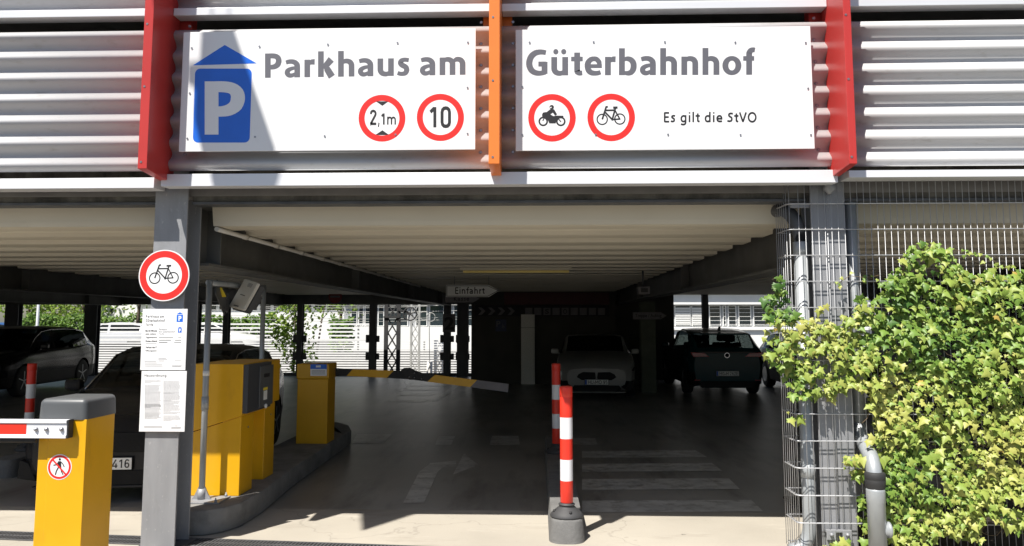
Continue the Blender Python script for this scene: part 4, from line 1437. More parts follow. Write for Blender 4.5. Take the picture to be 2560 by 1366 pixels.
obj('numeral', A.bm, ['black'], ns)
# wall band above the pillar
wb = thing('wall_sign_band', 'dark sign band with chevrons and grey letter tiles on the stair wall', 'sign', (at(1350, 780, 21.5).x, 21.5, 1.9))
a0, a1 = xz(1188, 764, 21.5)
b0, b1 = xz(1522, 791, 21.5)
bm = NB()
box(bm, a0, b0, 21.46, 21.59, b1, a1)
obj('board', bm, 'wall_black', wb)
A = Art(21.459)
for k in range(4):
    x = 1195 + k * 24.5
    A.poly([(x, 769), (x + 9, 769), (x + 19, 778), (x + 9, 778)], 0)
    A.poly([(x + 9, 778.01), (x + 19, 778.01), (x + 9, 788), (x, 788)], 0)
obj('chevron', A.bm, ['tile'], wb)
A = Art(21.459)
for k, ch in enumerate(' -SOO ---'):
    x = 1313 + k * 22.7
    A.poly([(x, 770), (x + 18, 770), (x + 18, 788), (x, 788)], 0)
    if k in (2, 4): A.text('SPO'[k - 2], x + 4, 773, x + 14, 785, 1, 2, 0.02)
obj('letter_tile', A.bm, ['tile', 'wall_black'], wb)
mb = thing('wall_board', 'dark maroon board above the letter tiles on the stair wall', 'sign', (at(1392, 748, 21.5).x, 21.5, 2.1))
a0, a1 = xz(1260, 732, 21.5)
b0, b1 = xz(1524, 762, 21.5)
bm = NB()
box(bm, a0, b0, 21.5, 21.59, b1, a1, 0.004)
obj('board', bm, 'maroon', mb)
pw = thing('parking_wall_sign', 'small dark blue sign with a P and a wheelchair on the stair wall', 'sign', tuple(at(1250, 812, 21.58)))
A = Art(21.585)
bm = NB()
a0, a1 = xz(1239, 799, 21.57)
b0, b1 = xz(1266, 829, 21.57)
box(bm, a0, b0, 21.575, 21.595, b1, a1, 0.002)
obj('board', bm, mat('dim_blue_board', (0.02, 0.03, 0.09), 0.5), pw)
A = Art(21.574)
A.text('P', 1241, 803, 1251, 817, 0, 1, 0.02)
A.ring((1258, 818), 2.2, 3.2, 0, 1, 16)
A.line([(1256, 810), (1257, 816), (1262, 817)], 1.0, 0, 1)
obj('lettering', A.bm, ['tile'], pw)
# small camera monitor under the right beam
p = at(1611, 726, 12.2)
sc = thing('security_camera', 'small pale camera housing hanging beside the right ceiling beam', 'camera', (p.x, 12.2, p.z))
bm = NB()
box(bm, p.x - 0.09, p.x + 0.09, 12.2, 12.45, p.z - 0.06, p.z + 0.06, 0.012)
hsg = obj('housing', bm, 'tile', sc)
bm = NB()
box(bm, p.x - 0.055, p.x + 0.055, 12.192, 12.1995, p.z - 0.035, p.z + 0.035, 0.003)
obj('lens', bm, 'black', hsg)
bm = NB()
tube(bm, [(p.x, 12.35, p.z + 0.06), (p.x, 12.35, 2.553)], 0.014, 8)
obj('bracket', bm, 'galv_dark', sc)
# no entry discs
for lab, px, py, Y, r in (('dark red no entry disc on the far beam above the trees', 838, 742, 23.8, 0.21), ('dark red no entry disc hanging left of the round bicycle sign', 307, 716, 20.5, 0.15)):
    p = at(px, py, Y)
    t = thing('no_entry_sign', lab, 'road sign', tuple(p))
    bm = NB()
    lathe(bm, [(r, 0.0), (r, 0.012)], (p.x, Y, p.z), 32, axis='Y')
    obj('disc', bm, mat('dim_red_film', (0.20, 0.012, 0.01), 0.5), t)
    bm = NB()
    box(bm, p.x - r * 0.72, p.x + r * 0.72, Y - 0.002, Y - 0.0003, p.z - r * 0.15, p.z + r * 0.15)
    obj('white_bar', bm, 'tile', t)
    bm = NB()
    tube(bm, [(p.x, Y + 0.02, p.z - r * 0.3), (p.x, Y + 0.02, 2.553 if Y < 23 else p.z + r * 0.5)], 0.01, 6)
    obj('hanger', bm, 'galv_dark', t)

# ================================================================ mesh screen, drain pipes and ivy on the right
YM = 5.955
xc0 = at(1994, 900, YM).x
XE = 5.4
ms = thing('mesh_screen', 'galvanised double rod mesh screen wrapped round the right column', 'mesh fence', (xc0, YM, 0))
def upath(off):
    """plan outline of the U: back, side, rounded corner, front"""
    rr = 0.035
    pts = [(xc0 + 0.12, 6.22 - off), (xc0 - rr + 0.02 + off, 6.22 - off), (xc0 - rr + off, 6.20 - off), (xc0 - rr + off, YM + rr)]
    for k in range(1, 5):
        a = R(180 + 90 * k / 5)
        pts.append((xc0 + (rr - off) * math.cos(a) , YM + rr + (rr - off) * math.sin(a)))
    pts += [(xc0, YM + off), (XE, YM + off)]
    return pts
bm = NB()
z = 2.263 - 0.2 * 11
while z < 2.75:
    for off in (-0.007, 0.007):
        tube(bm, [(x, y, z) for x, y in upath(off)], 0.0036, 6)
    z += 0.2
obj('horizontal_rod', bm, 'wire', ms, kind='stuff')
bm = NB()
zt = at(2300, 452, YM).z
x = xc0 + 0.045
while x < XE:
    tube(bm, [(x, YM, 0.03), (x, YM, zt)], 0.0026, 6)
    x += 0.05
tube(bm, [(at(2084, 900, YM).x, YM + 0.02, 0.03), (at(2084, 900, YM).x, YM + 0.02, zt)], 0.0035, 6)
for k in range(6): tube(bm, [(xc0 - 0.035, YM + 0.05 + k * 0.05, 0.03), (xc0 - 0.035, YM + 0.05 + k * 0.05, zt)], 0.0026, 6)
for k in range(3): tube(bm, [(xc0 + k * 0.05, 6.22, 0.03), (xc0 + k * 0.05, 6.22, zt)], 0.0026, 6)
tube(bm, [(xc0 - 0.02, YM + 0.018, 0.03), (xc0 - 0.02, YM + 0.018, zt)], 0.0026, 6)
obj('upright_rod', bm, 'wire', ms, kind='stuff')

def bend(p0, p1, p2, n=6):
    return [p0.lerp(p1, t).lerp(p1.lerp(p2, t), t) for t in [k / n for k in range(n + 1)]]
xp = at(2011, 900, 6.09).x
dp = thing('drain_pipe', 'straight grey drain pipe inside the mesh left of the right column', 'drain pipe', (xp, 6.09, 0))
bm = NB()
pts = bend(Vector((xp - 0.24, 6.09, 0.03)), Vector((xp, 6.09, 0.0)), Vector((xp, 6.09, 0.2)))
pts = bend(Vector((xp - 0.16, 6.09, 0.02)), Vector((xp, 6.09, 0.04)), Vector((xp, 6.09, 0.24)))
pts += [Vector((xp, 6.09, 2.38))]
tube(bm, pts, 0.053, 20)
obj('pipe', bm, 'pipe', dp)
bm = NB()
pts = [Vector((xp, 6.09, 2.381))] + bend(Vector((xp, 6.09, 2.38)), Vector((xp, 6.10, 2.60)), Vector((xp - 0.09, 6.24, 2.66)))
pts.append(Vector((xp - 0.12, 6.42, 2.66)))
tube(bm, pts, 0.0535, 20)
obj('elbow', bm, 'galv_dark', dp)  # dark steel colour stands in for the shade on this pipe bend
bm = NB()
for z in (0.62, 1.42, 2.33):
    lathe(bm, [(0.054, -0.05), (0.0575, -0.048), (0.0575, 0.048), (0.054, 0.05)], (xp, 6.09, z), 20)
obj('socket', bm, 'pipe', dp)
bm = NB()
box(bm, xp - 0.07, xp + 0.11, 6.145, 6.16, 1.13, 1.16)
box(bm, xp - 0.09, xp + 0.07, 6.02, 6.03, 2.64, 2.68, 0.003)
obj('clamp', bm, 'galv', dp)

x2, x3 = at(2141, 900, 6.1).x, at(2192, 1300, 5.74).x
d2 = thing('drain_pipe', 'grey drain pipe with elbow and black collar standing before the mesh', 'drain pipe', (x3, 5.74, 0))
zA, zB = at(2141, 1075, 6.1).z, at(2192, 1200, 5.74).z
bm = NB()
tube(bm, [(x2, 6.1, zA - 0.02), (x2, 6.1, 2.72)], 0.046, 20)
obj('upper_pipe', bm, 'pipe', d2)
bm = NB()
pA, pB = Vector((x2, 6.06, zA)), Vector((x3, 5.74, zB - 0.02))
m1 = Vector((x2, 6.0, zA - 0.11))
m2 = Vector((x3, 5.76, zB + 0.13))
pts = [Vector((x2, 6.1, zA + 0.05))] + bend(Vector((x2, 6.09, zA)), m1 + Vector((0, 0.04, 0.02)), m1.lerp(m2, 0.45), 5) + bend(m1.lerp(m2, 0.6), m2, pB, 6)[1:]
tube(bm, pts, [0.048] + [0.053] * (len(pts) - 1), 20)
obj('elbow', bm, 'pipe', d2)
bm = NB()
lathe(bm, [(0.062, 0.01), (0.0715, 0.0), (0.0715, -0.035), (0.069, -0.04), (0.0715, -0.045), (0.070, -0.075), (0.064, -0.10), (0.0635, -0.105)], (x3, 5.74, zB + 0.045), 24)
obj('collar', bm, 'rubber', d2)
bm = NB()
lathe(bm, [(0.0625, 0.0), (0.0625, zB - 0.16), (0.065, zB - 0.155), (0.065, zB - 0.075), (0.0625, zB - 0.055)], (x3, 5.74, 0.0), 24)
low = obj('lower_pipe', bm, 'pipe', d2)
zc = at(2215, 1325, 5.74).z
bm = NB()
lathe(bm, [(0.05, 0.03), (0.05, 0.068), (0.056, 0.07), (0.056, 0.088), (0.048, 0.092), (0.0, 0.093)], (x3, 5.74, zc), 20, axis='X')
obj('cleanout_cap', bm, 'pipe', low)

# ---- ivy
def inside(p, poly):
    x, y = p
    r = False
    j = len(poly) - 1
    for i in range(len(poly)):
        xi, yi = poly[i]
        xj, yj = poly[j]
        if (yi > y) != (yj > y) and x < (xj - xi) * (y - yi) / (yj - yi) + xi: r = not r
        j = i
    return r
IVY_FORM = [(0, -0.02), (0.20, -0.10), (0.40, -0.16), (0.34, 0.06), (0.55, 0.22), (0.27, 0.34), (0.13, 0.62), (0.0, 0.92), (-0.13, 0.62), (-0.27, 0.34), (-0.55, 0.22), (-0.34, 0.06), (-0.40, -0.16), (-0.20, -0.10)]
def leaf_mesh(name, leaves, m, form, parent=None, kind=None, fold=0.22):
    vs, fs, tv = [], [], []
    nf = len(form)
    for pos, nrm, tipdir, size, tint in leaves:
        n = nrm.normalized()
        t = (tipdir - n * tipdir.dot(n)).normalized()
        s = t.cross(n)
        b = len(vs)
        c = pos + n * size * 0.06 + t * size * 0.25
        vs.append(c)
        for x, y in form:
            vs.append(pos + s * (x * size) + t * (y * size) - n * (abs(x) * fold * size + max(0, y - 0.4) * 0.25 * size))
        for k in range(nf):
            fs.append((b, b + 1 + k, b + 1 + (k + 1) % nf))
            tv.append(tint)
    me = bpy.data.meshes.new(name)
    me.from_pydata([tuple(v) for v in vs], [], fs)
    if len(form) > 8: me.polygons.foreach_set('use_smooth', [True] * len(fs))
    a = me.attributes.new('tint', 'FLOAT', 'FACE')
    a.data.foreach_set('value', tv)
    me.materials.append(M[m])
    o = bpy.data.objects.new(name, me)
    COL.objects.link(o)
    if parent is not None:
        wm = WM.get(parent.name, Matrix())
        me.transform(wm.inverted())
        o.parent = parent
    if kind: o['kind'] = kind
    return o
IVY_MAIN = [(2560, 662), (2520, 690), (2480, 668), (2430, 690), (2405, 665), (2372, 630), (2368, 606), (2330, 612), (2313, 598), (2272, 612), (2262, 645), (2232, 660), (2225, 690), (2199, 705), (2205, 730), (2160, 738), (2127, 745), (2150, 775), (2105, 790), (2080, 805), (2050, 800), (2075, 840), (2085, 900), (2060, 960), (2071, 1000), (2128, 965), (2170, 982), (2178, 1033), (2185, 1080), (2170, 1104), (2182, 1128), (2214, 1160), (2216, 1220), (2212, 1300), (2226, 1340), (2222, 1420), (2300, 1420), (2350, 1330), (2420, 1345), (2452, 1352), (2470, 1300), (2560, 1335), (2640, 1330), (2640, 650)]
IVY_CLUMPS = [([(1938, 688), (1962, 700), (1966, 770), (1990, 792), (2070, 800), (2095, 860), (2080, 905), (2040, 960), (2071, 985), (2030, 995), (2000, 1004), (1976, 990), (1955, 930), (1918, 900), (1905, 850), (1918, 800), (1905, 745), (1930, 735)], 1.0),
              ([(1960, 1030), (2000, 1015), (2012, 1045), (1965, 1055)], 0.8),
              ([(2103, 1150), (2130, 1132), (2165, 1140), (2163, 1190), (2125, 1196)], 1.0),
              ([(2145, 1240), (2172, 1230), (2172, 1330), (2148, 1320)], 0.7),
              ([(2060, 1355), (2120, 1350), (2125, 1380), (2060, 1380)], 0.9),
              ([(2175, 1340), (2176, 1366), (2160, 1366), (2160, 1345)], 0.7),
              ([(2044, 745), (2070, 735), (2074, 775), (2046, 780)], 0.8)]
rng = random.Random(11)
def tintnoise(px, py):
    return 0.5 + 0.25 * math.sin(px * 0.013 + 1.3 * math.sin(py * 0.011)) + 0.25 * math.sin(py * 0.017 + 2 + math.sin(px * 0.009))
leaves = []
def add_leaf(px, py, depth, size=None, dark=False):
    Y = YM - 0.02 - depth
    p = at(px, py, Y)
    n = Vector((rng.gauss(-0.15, 0.38), rng.gauss(-1.0, 0.2), rng.gauss(0.55, 0.35)))
    a = rng.gauss(0, 0.7)
    t = Vector((math.sin(a), -0.15, -math.cos(a)))
    sz = size or rng.choice((0.026, 0.032, 0.038, 0.043, 0.048, 0.053, 0.06, 0.068, 0.085))
    yell = (0.57 if py > 760 else 0.32) + 0.28 * (tintnoise(px, py) - 0.5) * 2
    if px < 2010 and py < 800: yell = 0.12
    if px > 2330 and py < 880: yell = 0.32 + 0.3 * (tintnoise(px, py) - 0.5)
    tint = min(0.86, max(0, rng.gauss(yell, 0.17)))
    if rng.random() < 0.003: tint = 1.0
    if dark: tint = rng.random() * 0.25
    leaves.append((p, n, t, sz, tint))
def gapmask(px, py):
    return math.sin(px * 0.041 + 2 * math.sin(py * 0.013)) + math.sin(py * 0.037 + 1.7 * math.sin(px * 0.017))
def fill(poly, dens):
    x0, x1 = min(p[0] for p in poly), max(p[0] for p in poly)
    y0, y1 = min(p[1] for p in poly), max(p[1] for p in poly)
    n = int((x1 - x0) * (y1 - y0) / 62 * dens)
    for _ in range(n):
        p = (rng.uniform(x0, x1), rng.uniform(y0, y1))
        if inside(p, poly):
            g = gapmask(*p)
            if g > 1.3 and rng.random() < 0.7: continue
            layer = rng.random()
            add_leaf(p[0], p[1], 0.005 + (0.11 + 0.03 * g) * layer ** 1.3)
fill(IVY_MAIN, 1.0)
for pl, d_ in IVY_CLUMPS: fill(pl, d_)
TEND = [[(2090, 712), (2125, 690), (2165, 695), (2200, 688)], [(2366, 620), (2420, 632), (2466, 640), (2500, 665), (2560, 690)], [(2330, 600), (2300, 604)], [(1930, 700), (1945, 690)]]
tw = NB()
for tl in TEND:
    P = [at(x, y, YM - 0.03) for x, y in tl]
    tube(tw, P, 0.0022, 6)
    for a, b in zip(tl, tl[1:]):
        for k in range(max(2, int(math.hypot(b[0] - a[0], b[1] - a[1]) / 9))):
            t = rng.random()
            add_leaf(a[0] + (b[0] - a[0]) * t + rng.gauss(0, 5), a[1] + (b[1] - a[1]) * t + rng.gauss(0, 6), 0.02, rng.uniform(0.025, 0.04))
for k in range(70):
    x, y = rng.uniform(2120, 2560), rng.uniform(760, 1340)
    if inside((x, y), IVY_MAIN):
        P = [at(x, y, YM - 0.03)]
        a = rng.uniform(0, 6.28)
        for j in range(5):
            a += rng.gauss(0, 0.5)
            x += math.cos(a) * 18
            y += math.sin(a) * 18
            P.append(at(x, y, YM - 0.02 - rng.random() * 0.05))
        tube(tw, P, 0.0025, 5)
iv = thing('ivy_plant', 'yellow green ivy climbing over the wire mesh screen at the right edge', 'ivy', (3.0, YM, 0))
leaf_mesh('foliage', leaves, 'ivy', IVY_FORM, iv, kind='stuff')
obj('stem', tw, 'stem', iv, kind='stuff')

# ================================================================ cars
def make_car(name, label, loc, rz, L, W, H, paint, style='hatch', group=None, lower=None, front=None, rear=None, detail=True, cat='car', seats=True, glass='glass'):
    t = thing(name, label, cat, loc, rz, group)
    hw = W / 2
    # station: (fraction from nose, half width, underside, belt height, top height)  heights as fractions of H
    ST = {'hatch': [(0, .74, .19, .42, .46), (.02, .86, .14, .47, .53), (.07, .95, .12, .53, .58), (.16, 1, .12, .59, .63), (.25, 1, .12, .635, .67), (.30, 1, .12, .65, .70), (.38, 1, .12, .655, .86), (.45, 1, .12, .66, .965), (.52, 1, .12, .665, .995), (.545, 1, .12, .667, 1.0), (.66, 1, .12, .675, .995), (.76, 1, .12, .685, .97), (.86, .99, .12, .70, .93), (.93, .97, .13, .70, .80), (.975, .93, .15, .68, .715), (1.0, .84, .22, .58, .63)],
          'suv': [(0, .76, .20, .46, .52), (.02, .88, .15, .52, .58), (.07, .96, .13, .56, .61), (.16, 1, .13, .61, .65), (.23, 1, .13, .635, .675), (.27, 1, .13, .64, .70), (.34, 1, .13, .645, .86), (.40, 1, .13, .65, .96), (.48, 1, .13, .655, .99), (.50, 1, .13, .657, .995), (.64, 1, .13, .66, 1.0), (.76, 1, .13, .67, .985), (.87, .99, .13, .685, .94), (.94, .97, .14, .69, .80), (.98, .93, .16, .66, .70), (1.0, .85, .22, .56, .60)],
          'sedan': [(0, .72, .20, .44, .48), (.02, .86, .15, .49, .535), (.07, .95, .12, .55, .59), (.16, 1, .11, .62, .655), (.26, 1, .11, .655, .69), (.31, 1, .11, .665, .72), (.38, 1, .11, .67, .86), (.45, 1, .11, .675, .965), (.53, 1, .11, .68, 1.0), (.55, 1, .11, .682, 1.0), (.66, 1, .11, .69, .985), (.76, 1, .11, .70, .92), (.86, .99, .11, .71, .80), (.93, .97, .13, .72, .76), (.98, .91, .16, .69, .735), (1.0, .82, .22, .60, .64)]}[style]
    rows = 11
    bm = NB()
    grid = []
    for fr, wf, zb, bl, tp in ST:
        x = L / 2 - fr * L
        w_ = hw * wf
        zb, bl, tp = zb * H, bl * H, tp * H
        k = max(0.0, min(1.0, (tp - bl - 0.07) / 0.30))
        def mixp(a, b): return (a[0] + (b[0] - a[0]) * k, a[1] + (b[1] - a[1]) * k)
        up = tp - bl
        half = [(0, zb), (w_ * .82, zb), (w_ * .955, zb + .05), (w_ * .99, zb + (bl - zb) * .38), (w_, zb + (bl - zb) * .62), (w_ * .985, bl - .06),
                mixp((w_ * .95, bl - .005), (w_ * .945, bl)), mixp((w_ * .86, bl + up * .45), (w_ * .79, bl + up * .84)), mixp((w_ * .76, bl + up * .75), (w_ * .72, bl + up * .94)),
                mixp((w_ * .42, bl + up * .95), (w_ * .42, bl + up * .995)), (0, tp)]
        line = [bm.verts.new((x, y, z)) for y, z in half] + [bm.verts.new((x, -y, z)) for y, z in half[-2:0:-1]]
        grid.append(line)
    n = len(grid[0])
    i_base = 5      # windscreen base station
    i_roof = 7
    for i in range(len(grid) - 1):
        for j in range(n):
            f = bm.faces.new((grid[i][j], grid[i + 1][j], grid[i + 1][(j + 1) % n], grid[i][(j + 1) % n]))
            f.smooth = True
            jj = j if j < rows - 1 else n - 1 - j
            m_ = 0
            if jj == 6 and i_base <= i < 13 and i not in (8,):
                left = j < rows - 1
                if i <= 12: m_ = (2 if i < 8 else 3) if left else (4 if i < 8 else 5)
                if i >= 12: m_ = 0
            if jj in (8, 9) and i_base <= i < i_roof: m_ = 1
            if jj in (8, 9) and ((style == 'sedan' and 10 <= i < 12) or (style != 'sedan' and i in (12, 13))): m_ = 6
            if jj in (1, 2): m_ = 7
            f.material_index = m_
    bm.faces.new(grid[0][::-1]).material_index = 0
    bm.faces.new(grid[-1]).material_index = 0
    bmesh.ops.recalc_face_normals(bm, faces=bm.faces[:])
    rt = 0.335 if style != 'suv' else 0.36
    axles = (L / 2 - L * 0.19, -L / 2 + L * 0.19)
    me = bpy.data.meshes.new('tmp')
    bm.to_mesh(me)
    bm.free()
    tmp = bpy.data.objects.new('tmp', me)
    COL.objects.link(tmp)
    cb = NB()
    for ax in axles:
        for s in (-1, 1):
            lathe(cb, [(rt + 0.045, -0.16), (rt + 0.045, 0.16)], (0, 0, 0), 28, axis='Y')
            for v in cb.verts[-56:] if False else list(cb.verts)[-56:]:
                v.co += Vector((ax, s * (hw - 0.10), rt))
    bmesh.ops.recalc_face_normals(cb, faces=cb.faces[:])
    cm = bpy.data.meshes.new('tmpc')
    cb.to_mesh(cm)
    cb.free()
    cut = bpy.data.objects.new('tmpc', cm)
    COL.objects.link(cut)
    for m_ in range(9):
        me.materials.append(M['p_black'])
    cm.materials.append(M['p_black'])
    md = tmp.modifiers.new('b', 'BOOLEAN')
    md.operation = 'DIFFERENCE'
    md.solver = 'EXACT'
    md.object = cut
    dg = bpy.context.evaluated_depsgraph_get()
    out = bpy.data.meshes.new_from_object(tmp.evaluated_get(dg))
    bpy.data.objects.remove(tmp)
    bpy.data.objects.remove(cut)
    src = bmesh.new()
    src.from_mesh(out)
    parts = {}
    for f in src.faces:
        parts.setdefault(f.material_index, []).append(f)
    def take(idx):
        b_ = NB()
        mp = {}
        for i in idx:
            for f in parts.get(i, []):
                for v in f.verts:
                    if v not in mp: mp[v] = b_.verts.new(v.co)
                nf = b_.faces.new([mp[v] for v in f.verts])
                nf.smooth = True
                nf.material_index = {0: 0, 7: 1}.get(i, 0)
        return b_
    body = obj('body', take((0, 7, 8)), [paint, lower or 'trim'], t, local=True, smooth=True, flat_angle=32)
    obj('windscreen', take((1,)), glass, t, local=True)
    for i in (2, 3, 4, 5): obj('side_window', take((i,)), glass, t, local=True)
    if parts.get(6): obj('rear_window', take((6,)), glass, t, local=True)
    src.free()
    # wheels
    for ax in axles:
        for s in (-1, 1):
            b_ = NB()
            lathe(b_, [(rt * 0.66, -0.10), (rt * 0.93, -0.105), (rt, -0.08), (rt, 0.08), (rt * 0.93, 0.105), (rt * 0.66, 0.10)], (ax, s * (hw - 0.125), rt), 28, axis='Y')
            wh = obj('wheel', b_, 'tyre', t, local=True)
            if detail:
                b_ = NB()
                yy = s * (hw - 0.125 + 0.085)
                lathe(b_, [(rt * 0.655, -0.008), (rt * 0.66, 0.008), (rt * 0.60, 0.01), (rt * 0.57, -0.03)], (ax, yy, rt), 28, axis='Y')
                for k in range(5):
                    a = 2 * math.pi * k / 5 + 0.3
                    bar(b_, (ax, yy, rt), (ax + math.cos(a) * rt * 0.62, yy, rt + math.sin(a) * rt * 0.62), 0.05, 0.02)
                lathe(b_, [(0.05, -0.02), (0.05, 0.014), (0.0, 0.016)], (ax, yy, rt), 14, axis='Y')
                obj('rim', b_, 'rim', wh, local=True)
    if not detail: return t
    # mirrors
    xm_ = L / 2 - L * 0.335
    for s in (-1, 1):
        b_ = NB()
        box(b_, xm_ - 0.07, xm_ + 0.07, s * (hw + 0.06) - 0.09, s * (hw + 0.06) + 0.09, H * .66, H * .66 + 0.13, 0.035)
        box(b_, xm_ - 0.03, xm_ + 0.03, min(s * (hw - 0.06), s * (hw - 0.025)), max(s * (hw - 0.06), s * (hw - 0.025)), H * .65, H * .68)
        obj('mirror', b_, paint, t, local=True)
    # chrome line over the side windows
    for s in (-1, 1):
        b_ = NB()
        pts = []
        for fr, wf, zb, bl, tp in ST[5:13]:
            w_ = hw * wf
            k = max(0.0, min(1.0, ((tp - bl) * H - 0.07) / 0.30))
            pts.append((L / 2 - fr * L, s * (w_ * (.86 + (.79 - .86) * k) + .006), bl * H + (tp - bl) * H * (.45 + (.84 - .45) * k) + 0.004))
        tube(b_, pts, 0.008, 6)
        obj('window_trim', b_, 'chrome', body, local=True)
    # seats
    if seats:
        for sx in (0.06, -0.14):
            for sy in (-1, 1):
                b_ = NB()
                xs_ = L * sx
                box(b_, xs_ - 0.32, xs_ + 0.2, sy * 0.37 - 0.24, sy * 0.37 + 0.24, H * .36, H * .46, 0.04)
                box(b_, xs_ - 0.36, xs_ - 0.24, sy * 0.37 - 0.24, sy * 0.37 + 0.24, H * .42, H * .76, 0.04)
                box(b_, xs_ - 0.37, xs_ - 0.28, sy * 0.37 - 0.13, sy * 0.37 + 0.13, H * .775, H * .885, 0.035)
                obj('seat', b_, 'trim', t, local=True)
    def plate(x, z, string, sgn, tx=(0.14, 0.96), euro=True, dy=0.0):
        b_ = NB()
        box(b_, min(x, x - sgn * 0.012), max(x, x - sgn * 0.012), -0.27 + dy, 0.27 + dy, z - 0.065, z + 0.065, 0.004)
        pf_ = obj('plate_holder', b_, 'trim', t, local=True)
        A = Art(0.0)
        b_ = NB()
        def fp(u, v):
            # u across the plate as read, v up
            return Vector((x + sgn * 0.0012, sgn * (u - 0.5) * 0.52, z + (v - 0.5) * 0.11))
        def pol(pts, mi, lay):
            f = b_.faces.new([b_.verts.new(fp(u, v) + Vector((sgn * 0.001 * lay, dy, 0))) for u, v in pts])
            f.material_index = mi
        pol([(0, 0), (1, 0), (1, 1), (0, 1)], 0, 0)
        if euro: pol([(0.005, 0.03), (0.085, 0.03), (0.085, 0.97), (0.005, 0.97)], 1, 1)
        class _PL:
            def poly(self, pts, mi, layer): pol([(u, 1 - v) for u, v in pts], 2, 1.5 + layer)
        letters(_PL(), string, tx[0], 0.14, tx[1], 0.86, 2, ALL, top=674, weight=96, track=10)
        vs, fs = [], []
        ax_, bx_, ay_, by_ = 0, 1, 0, 1
        bv = [b_.verts.new(fp(tx[0] + (tx[1] - tx[0]) * (v[0] - ax_) / (bx_ - ax_), 0.15 + 0.70 * (v[1] - ay_) / (by_ - ay_)) + Vector((sgn * 0.002, dy, 0))) for v in vs]
        for f in fs:
            try: b_.faces.new([bv[i] for i in f]).material_index = 2
            except ValueError: pass
        A.bm.free()
        obj('number_plate', b_, ['plate', 'plate_blue', 'black'], pf_, local=True)
    xn, xr = L / 2, -L / 2
    if front:
        b_ = NB()
        if front['grille'] == 'kidney':
            for s in (-1, 1):
                prism(b_, [(s * 0.015, H * .335), (s * 0.03, H * .30), (s * 0.33, H * .30), (s * 0.44, H * .345), (s * 0.40, H * .39), (s * 0.30, H * .425), (s * 0.03, H * .42)], 'X', xn - 0.10, xn + 0.012, bev=0.008)
        else:
            prism(b_, [(-0.62, H * .44), (-0.45, H * .335), (0.45, H * .335), (0.62, H * .44), (0.5, H * .465), (-0.5, H * .465)], 'X', xn - 0.12, xn + 0.014, bev=0.006)
        gr_ = obj('grille', b_, 'trim', t, local=True)
        if front['grille'] != 'kidney':
            b_ = NB()
            for k in range(-9, 10):
                for s in (-1, 1):
                    y0 = k * 0.06
                    bar(b_, (xn + 0.016, y0 - 0.06, H * .345), (xn + 0.016, y0 + 0.06, H * .345 + 0.14) if s > 0 else (xn + 0.016, y0 - 0.06, H * .345 + 0.14), 0.006, 0.006) if s > 0 else bar(b_, (xn + 0.016, y0 + 0.06, H * .345), (xn + 0.016, y0 - 0.06, H * .345 + 0.14), 0.006, 0.006)
            obj('grille_bar', b_, 'p_grey', gr_, local=True)
        b_ = NB()
        prism(b_, [(-0.55, H * .16), (-0.40, H * .12), (0.40, H * .12), (0.55, H * .16), (0.50, H * .22), (-0.50, H * .22)], 'X', xn - 0.10, xn + 0.006, bev=0.008)
        for s in (-1, 1):
            prism(b_, [(s * 0.64, H * .15), (s * 0.82, H * .17), (s * 0.80, H * .29), (s * 0.72, H * .27)], 'X', xn - 0.32, xn - 0.03, bev=0.008)
        obj('air_intake', b_, 'trim', t, local=True)
        b_ = NB()
        prism(b_, [(-0.62, H * .105), (0.62, H * .105), (0.66, H * .122), (-0.66, H * .122)], 'X', xn - 0.15, xn + 0.02, bev=0.005)
        obj('splitter', b_, paint, t, local=True)
        for s in (-1, 1):
            b_ = NB()
            q = [(xn - 0.02, s * 0.50, H * .415), (xn - 0.20, s * (hw * .93), H * .44), (xn - 0.36, s * (hw * .965), H * .495), (xn - 0.10, s * 0.66, H * .475), (xn - 0.03, s * 0.50, H * .452)]
            c0 = [b_.verts.new(v) for v in q]
            c1 = [b_.verts.new((v[0] - 0.15, v[1] * 0.9, v[2])) for v in q]
            b_.faces.new(c0)
            b_.faces.new(c1[::-1])
            for k in range(5): b_.faces.new((c0[k], c1[k], c1[(k + 1) % 5], c0[(k + 1) % 5]))
            bmesh.ops.recalc_face_normals(b_, faces=b_.faces[:])
            for v in b_.verts: v.co.x += 0.022
            hl = obj('headlight', b_, 'trim', t, local=True)
            b_ = NB()
            for k in range(2):
                lathe(b_, [(0.03, 0.0), (0.034, 0.012), (0.02, 0.02), (0.0, 0.022)], (xn - 0.03 - k * 0.08, s * (0.60 + k * 0.1), H * (.437 + k * .008)), 14, axis='X')
            obj('lens', b_, 'lamp_clear', hl, local=True)
        if front.get('emblem'):
            b_ = NB()
            lathe(b_, [(0.04, 0.0), (0.038, 0.012), (0.0, 0.014)], (xn - 0.02, 0, H * .46), 20, axis='X')
            obj('emblem', b_, 'chrome', t, local=True)
        plate(xn + 0.03, front['pz'], front['plate'], 1, front.get('tx', (0.14, 0.96)), front.get('euro', True))
    if rear:
        for s in (-1, 1):
            b_ = NB()
            prism(b_, [(s * 0.40, H * .575), (s * hw * .86, H * .575), (s * hw * .93, H * .645), (s * 0.52, H * .635)], 'X', xr - 0.004, xr + 0.16, bev=0.01)
            obj('tail_lamp', b_, 'lamp_red', t, local=True)
        b_ = NB()
        prism(b_, [(-0.70, H * .56), (0.70, H * .56), (0.66, H * .66), (-0.66, H * .66)], 'X', xr + 0.004, xr + 0.14, bev=0.01)
        obj('tailgate_panel', b_, 'p_black', t, local=True)
        b_ = NB()
        prism(b_, [(-0.60, H * .12), (0.60, H * .12), (0.68, H * .215), (-0.68, H * .215)], 'X', xr - 0.015, xr + 0.2, bev=0.01)
        obj('rear_diffuser', b_, 'trim', t, local=True)
